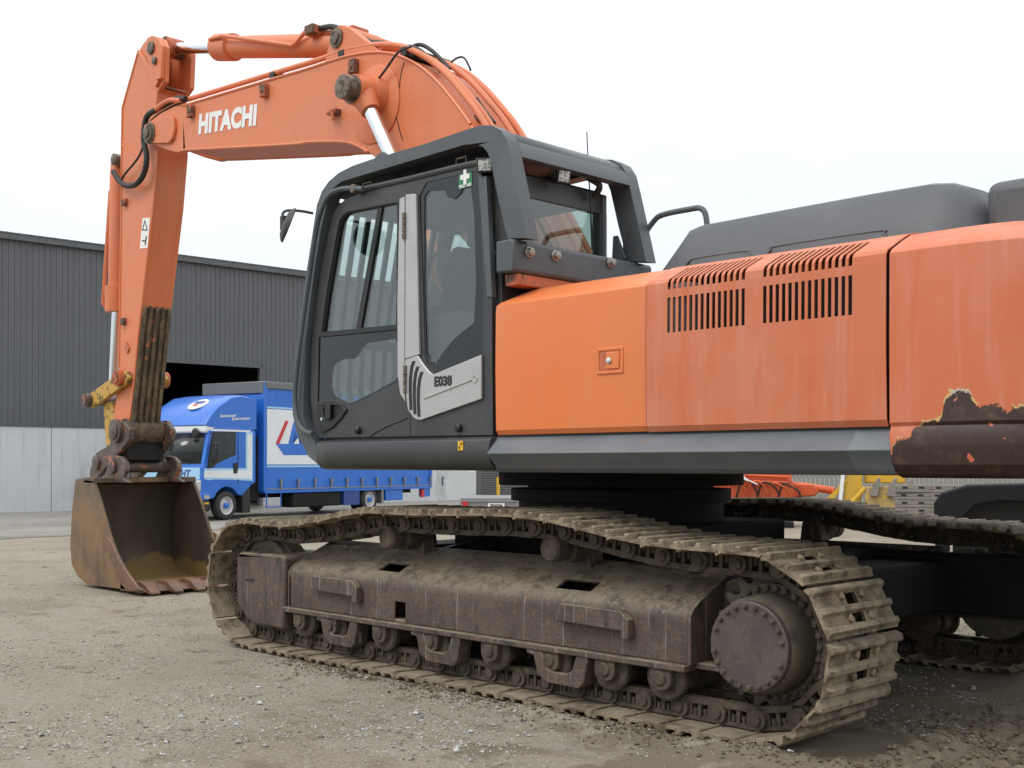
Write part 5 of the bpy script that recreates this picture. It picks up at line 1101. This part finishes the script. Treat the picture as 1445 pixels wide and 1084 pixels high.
tri = xz([(204.8, 310), (209, 325.5), (200.5, 325.5)], AY); tri2 = xz([(204.8, 313.5), (207.4, 324), (202.3, 324)], AY)
MB().plate(tri, AY + .003, AY + .0045, holes=[tri2]).build('warning_triangle', 'ink', lbo)
MB().plate(xz([(206, 334), (208, 333), (206, 346), (204.5, 346)], AY), AY + .003, AY + .0045).plate(xz([(201, 339), (205, 339), (205, 341), (201, 341)], AY), AY + .003, AY + .0045).build('warning_figure', 'ink', lbo)
# bottom link area: rusty lower arm skin and wear bars on the inner face
i0, i1 = Vector((xz([(200, 430)], AY)[0][0], 0, xz([(200, 430)], AY)[0][1])), Vector((xz([(186.5, 565)], AY)[0][0], 0, xz([(186.5, 565)], AY)[0][1]))
dv = (i1 - i0).normalized(); nv = Vector((-abs(dv.z), 0, -dv.x*(1 if dv.z < 0 else -1))); nv = Vector((dv.z, 0, -dv.x)); nv = nv if nv.x < 0 else -nv
for k in range(5):
    y = -.155 + k*.0685
    a_, b_ = i0, i1 + dv*.34
    m = MB(); vs_ = [a_, b_, b_ + nv*.03, a_ + dv*.03 + nv*.03]
    m.add([(v.x, y, v.z) for v in vs_] + [(v.x, y + .038, v.z) for v in vs_], [(0, 1, 2, 3), (7, 6, 5, 4), (0, 4, 5, 1), (1, 5, 6, 2), (2, 6, 7, 3), (3, 7, 4, 0)]); m.build('wear_bar', 'wear', arm, bevel=.005)
a_, b_ = i0 + dv*.02, i1 + dv*.36
m = MB(); m.add([(a_.x + nv.x*.004, -.16, a_.z), (a_.x + nv.x*.004, .16, a_.z), (b_.x + nv.x*.004, .16, b_.z), (b_.x + nv.x*.004, -.16, b_.z)], [(0, 1, 2, 3)]); m.build('wear_plate', 'wear', arm)
# hose loop at the elbow
MB().tube(catmull([tuple(YP(*p, .24)) for p in ((262, 140), (250, 139), (236, 146), (218, 156), (208, 164), (204, 178), (203, 200), (207, 222), (203, 245), (192, 260), (178, 262), (168, 255), (160, 242))], 5), .028, 10).build('hose', 'rubber', arm)
MB().tube(catmull([tuple(YP(*p, .22)) for p in ((262, 143), (240, 152), (214, 170), (205, 190), (199, 215), (188, 232), (176, 246), (170, 258))], 5), .011, 8).build('hose', 'rubber', arm)
MB().tube(catmull([tuple(YP(*p, .26)) for p in ((255, 142), (238, 142), (220, 154))], 4), .024, 8).build('elbow_pipe', 'orange_boom', arm)
# bucket cylinder in front of the arm
b0, b1_, b2_ = YP(166, 228, .03), YP(161, 440, .03), YP(157, 560, .03)
bc_ = MB().tube([(b0.x + .06, 0, b0.z), (b0.x + .05, 0, b0.z - .15), (b1_.x - .0, 0, b1_.z + .28), (b1_.x, 0, b1_.z + .27), (b1_.x, 0, b1_.z)], [.07, .085, .09, .125, .12], 20).build('bucket_cylinder', 'orange_boom', ex)
MB().tube([(b1_.x, 0, b1_.z), (b2_.x + .02, 0, b2_.z)], .052, 16).build('rod', 'chrome', bc_)
MB().tube([(b0.x + .10, .06, b0.z - .3), (b1_.x + .15, .08, b1_.z + .1), (b1_.x + .13, .04, b1_.z + .03)], .022, 8).build('cylinder_pipe', 'orange_boom', bc_)
MB().lathe([(.06, -.11), (.06, .11), (.03, .12)], (b0.x - .06, 0, b0.z), 'y', 16).build('cylinder_pin', 'steel', bc_)
# bucket linkage
LY = .235
lk = xz([(232, 205), (236, 185), (252, 168), (362, 88), (385, 70), (405, 75), (416, 100), (405, 128), (385, 142), (268, 226), (250, 235), (236, 225)], LY, A4)
for y in (AY + .012, -AY - .062):
    l1 = MB().plate(lk, y, y + .05).build('guide_link', 'yellow', ex, bevel=.008)
    for zx, zy, r_ in ((247, 203, .075), (383, 103, .085)):
        x_, z_ = xz([(zx, zy)], LY, A4)[0]
        s_ = 1 if y > 0 else -1
        MB().lathe([(r_, -.005*s_), (r_, .08*s_)], (x_, y + (.025 if y > 0 else .025), z_), 'y', 18).lathe([(r_*.7, .08*s_), (r_*.7, .095*s_)], (x_, y + .025, z_), 'y', 18).build('link_pin', 'orange_rust' if r_ > .08 else 'hitch', l1)
lk2 = xz([(278, 215), (312, 205), (325, 250), (325, 330), (312, 420), (292, 415), (285, 330)], LY, A4)
for y in (.10, -.16): MB().plate(lk2, y, y + .06).build('bucket_link', 'yellow', ex, bevel=.01)
x_, z_ = xz([(247, 203)], LY, A4)[0]; MB().lathe([(.05, -.24), (.05, .24)], (x_, 0, z_), 'y', 16).build('linkage_pin', 'hitch', ex)
MB().tube([(x_, 0, z_ + .0), (x_ - .5, 0, z_ - .0)], .07, 12).build('linkage_bush', 'hitch', ex)
# quick hitch
hy = .235
ho = xz([(362, 292), (388, 296), (408, 325), (405, 370), (392, 395), (330, 470), (262, 548), (238, 546), (234, 515), (248, 455), (262, 432), (285, 415), (318, 400), (332, 360), (338, 318)], hy + .06, A4)
hq = None
for y in (.20, -.26):
    h_ = MB().plate(ho, y, y + .06).build('quick_hitch' if hq is None else 'hitch_cheek', 'hitch', ex if hq is None else hq, bevel=.012); hq = hq or h_
hc = {}
for k, (zx, zy, r_, l_) in dict(a=(358, 335, .085, .33), b=(270, 473, .075, .30), c=(352, 490, .075, .33)).items():
    x_, z_ = xz([(zx, zy)], hy + .06, A4)[0]; hc[k] = (x_, z_)
    MB().lathe([(.03, -l_), (r_, -l_ + .012), (r_, -.24), (r_*.85, -.235), (r_*.85, .235), (r_, .24), (r_, l_ - .012), (.03, l_)], (x_, 0, z_), 'y', 20).build('hitch_pin', 'hitch', hq)
x_, z_ = hc['a']; MB().lathe([(.13, -.19), (.13, .19)], (x_, 0, z_), 'y', 24).build('arm_tip_boss', 'wear', arm)
for s_ in (1, -1): MB().lathe([(.12, .26*s_), (.12, .30*s_), (.06, .31*s_)], (x_, 0, z_), 'y', 22).build('hitch_boss', 'hitch', hq)
x_, z_ = hc['c']
MB().box(x_ - .05, x_ + .30, -.22, .22, z_ + .02, z_ + .22).build('hitch_body', 'frame_black', hq, bevel=.02)
MB().plate([(x_ - .12, z_ + .06), (x_ - .10, z_ + .24), (x_ - .02, z_ + .26), (x_ - .02, z_ + .06)], -.2, .2).build('hitch_plate', 'frame_black', hq, bevel=.01)
MB().tube([(x_ - .1, 0, z_ + .24), (x_ - .14, .03, z_ + .34), (x_ - .05, .04, z_ + .42)], .018, 8).build('hitch_hose', 'rubber', hq)
# ------------------------------------------------------------------ bucket
N0, N1 = .52, -.62
plate_px = [(107, 676), (131, 679), (140, 706), (154, 756), (163, 780), (176, 806), (186, 822), (196, 831), (183, 833), (150, 832), (122, 827), (110, 814), (101, 797), (99, 770), (101, 725), (105, 690)]
bp2 = xz(plate_px, N0); bp2 = [(x, max(z, .03)) for x, z in bp2]
bk = MB().plate(bp2, N0 - .03, N0).build('bucket', 'bucket', ex, bevel=.006); MB().plate(bp2, N1, N1 + .03).build('bucket_cheek', 'bucket', bk, bevel=.006); bk['label'] = 'rusty toothed digging bucket resting on the gravel'
shell = [bp2[1], bp2[0]] + [bp2[i] for i in (15, 14, 13, 12, 11, 10, 9, 8)] + [(bp2[7][0] + .05, .055)]
shell = smooth2(shell, 4)
inn = []
for i, (x, z) in enumerate(shell):
    a = Vector(shell[max(0, i-1)]); b = Vector(shell[min(len(shell)-1, i+1)]); t = (b - a).normalized(); inn.append((x + t.y*-.0, z))
m = MB(); m.grid([[(x, y, z) for x, z in shell] for y in (N0 - .03, N1 + .03)]); so_ = m.build('bucket_shell', 'bucket', bk, smooth=60); 
def offset_in(pts, d):
    out = []; c = Vector((6.15, .55))
    for i, p in enumerate(pts):
        a = Vector(pts[max(0, i-1)]); b = Vector(pts[min(len(pts)-1, i+1)]); t = (b - a).normalized(); n = Vector((-t.y, t.x))
        if n.dot(c - Vector(p)) < 0: n = -n
        out.append((p[0] + n.x*d, p[1] + n.y*d))
    return out
si = offset_in(shell, .03)
m = MB(); m.grid([[(x, y, z) for x, z in si] for y in (N0 - .03, N1 + .03)]); m.build('bucket_lining', 'bucket_in', bk, smooth=60)
# inner faces carry the stained lining
for ya, yb in ((N0 - .034, N0 - .0305), (N1 + .0305, N1 + .034)): MB().plate(bp2, ya, yb).build('cheek_lining', 'bucket_in', bk)
lipx, lipz = shell[-1]
MB().plate([(lipx + .32, .02), (lipx - .10, .022), (lipx - .12, .035), (lipx - .05, .075), (lipx + .32, .09)], N1, N0).build('cutting_lip', 'tooth', bk, bevel=.006)
MB().plate([(shell[0][0] - .02, shell[0][1] - .02), (shell[0][0] - .02, shell[0][1] + .035), (shell[0][0] + .20, shell[0][1] + .035), (shell[0][0] + .20, shell[0][1] - .02)], N1, N0).build('top_bar', 'bucket', bk, bevel=.008)
for k in range(5):
    y = N0 - .09 - k*(N0 - N1 - .18)/4
    x = lipx - .06
    m = MB(); pr = [(x + .20, .02), (x - .16, .012), (x - .17, .03), (x - .02, .115), (x + .10, .125), (x + .20, .10)]
    q = MB().plate(pr, y - .055, y + .055)
    for i in range(len(q.v)):
        if q.v[i].x < x - .1: q.v[i].y = y + (q.v[i].y - y)*.75
    q.build('tooth', 'tooth', bk, bevel=.012)
    if k < 4: MB().plate([(x + .20, .03), (x - .04, .03), (x + .02, .085), (x + .20, .10)], y - .17, y - .10).build('lip_shroud', 'tooth', bk, bevel=.01)
# side cutters
for y in (N0, N1 - .03):
    sco = xz([(153, 757), (160, 762), (168, 782), (180, 803), (190, 818), (199, 829), (205, 833), (183, 834), (172, 822), (160, 792)], N0); MB().plate([(x, max(z, .02)) for x, z in sco], y, y + .03).build('side_cutter', 'tooth', bk, bevel=.008)
# hanger ears
for y in (.24, -.34):
    eo = xz([(300, 548), (318, 505), (330, 460), (352, 442), (380, 448), (400, 472), (402, 505), (390, 540), (420, 562), (300, 562)], .3, A4); MB().plate(eo, y, y + .05).build('hanger_ear', 'hitch', bk, bevel=.01)
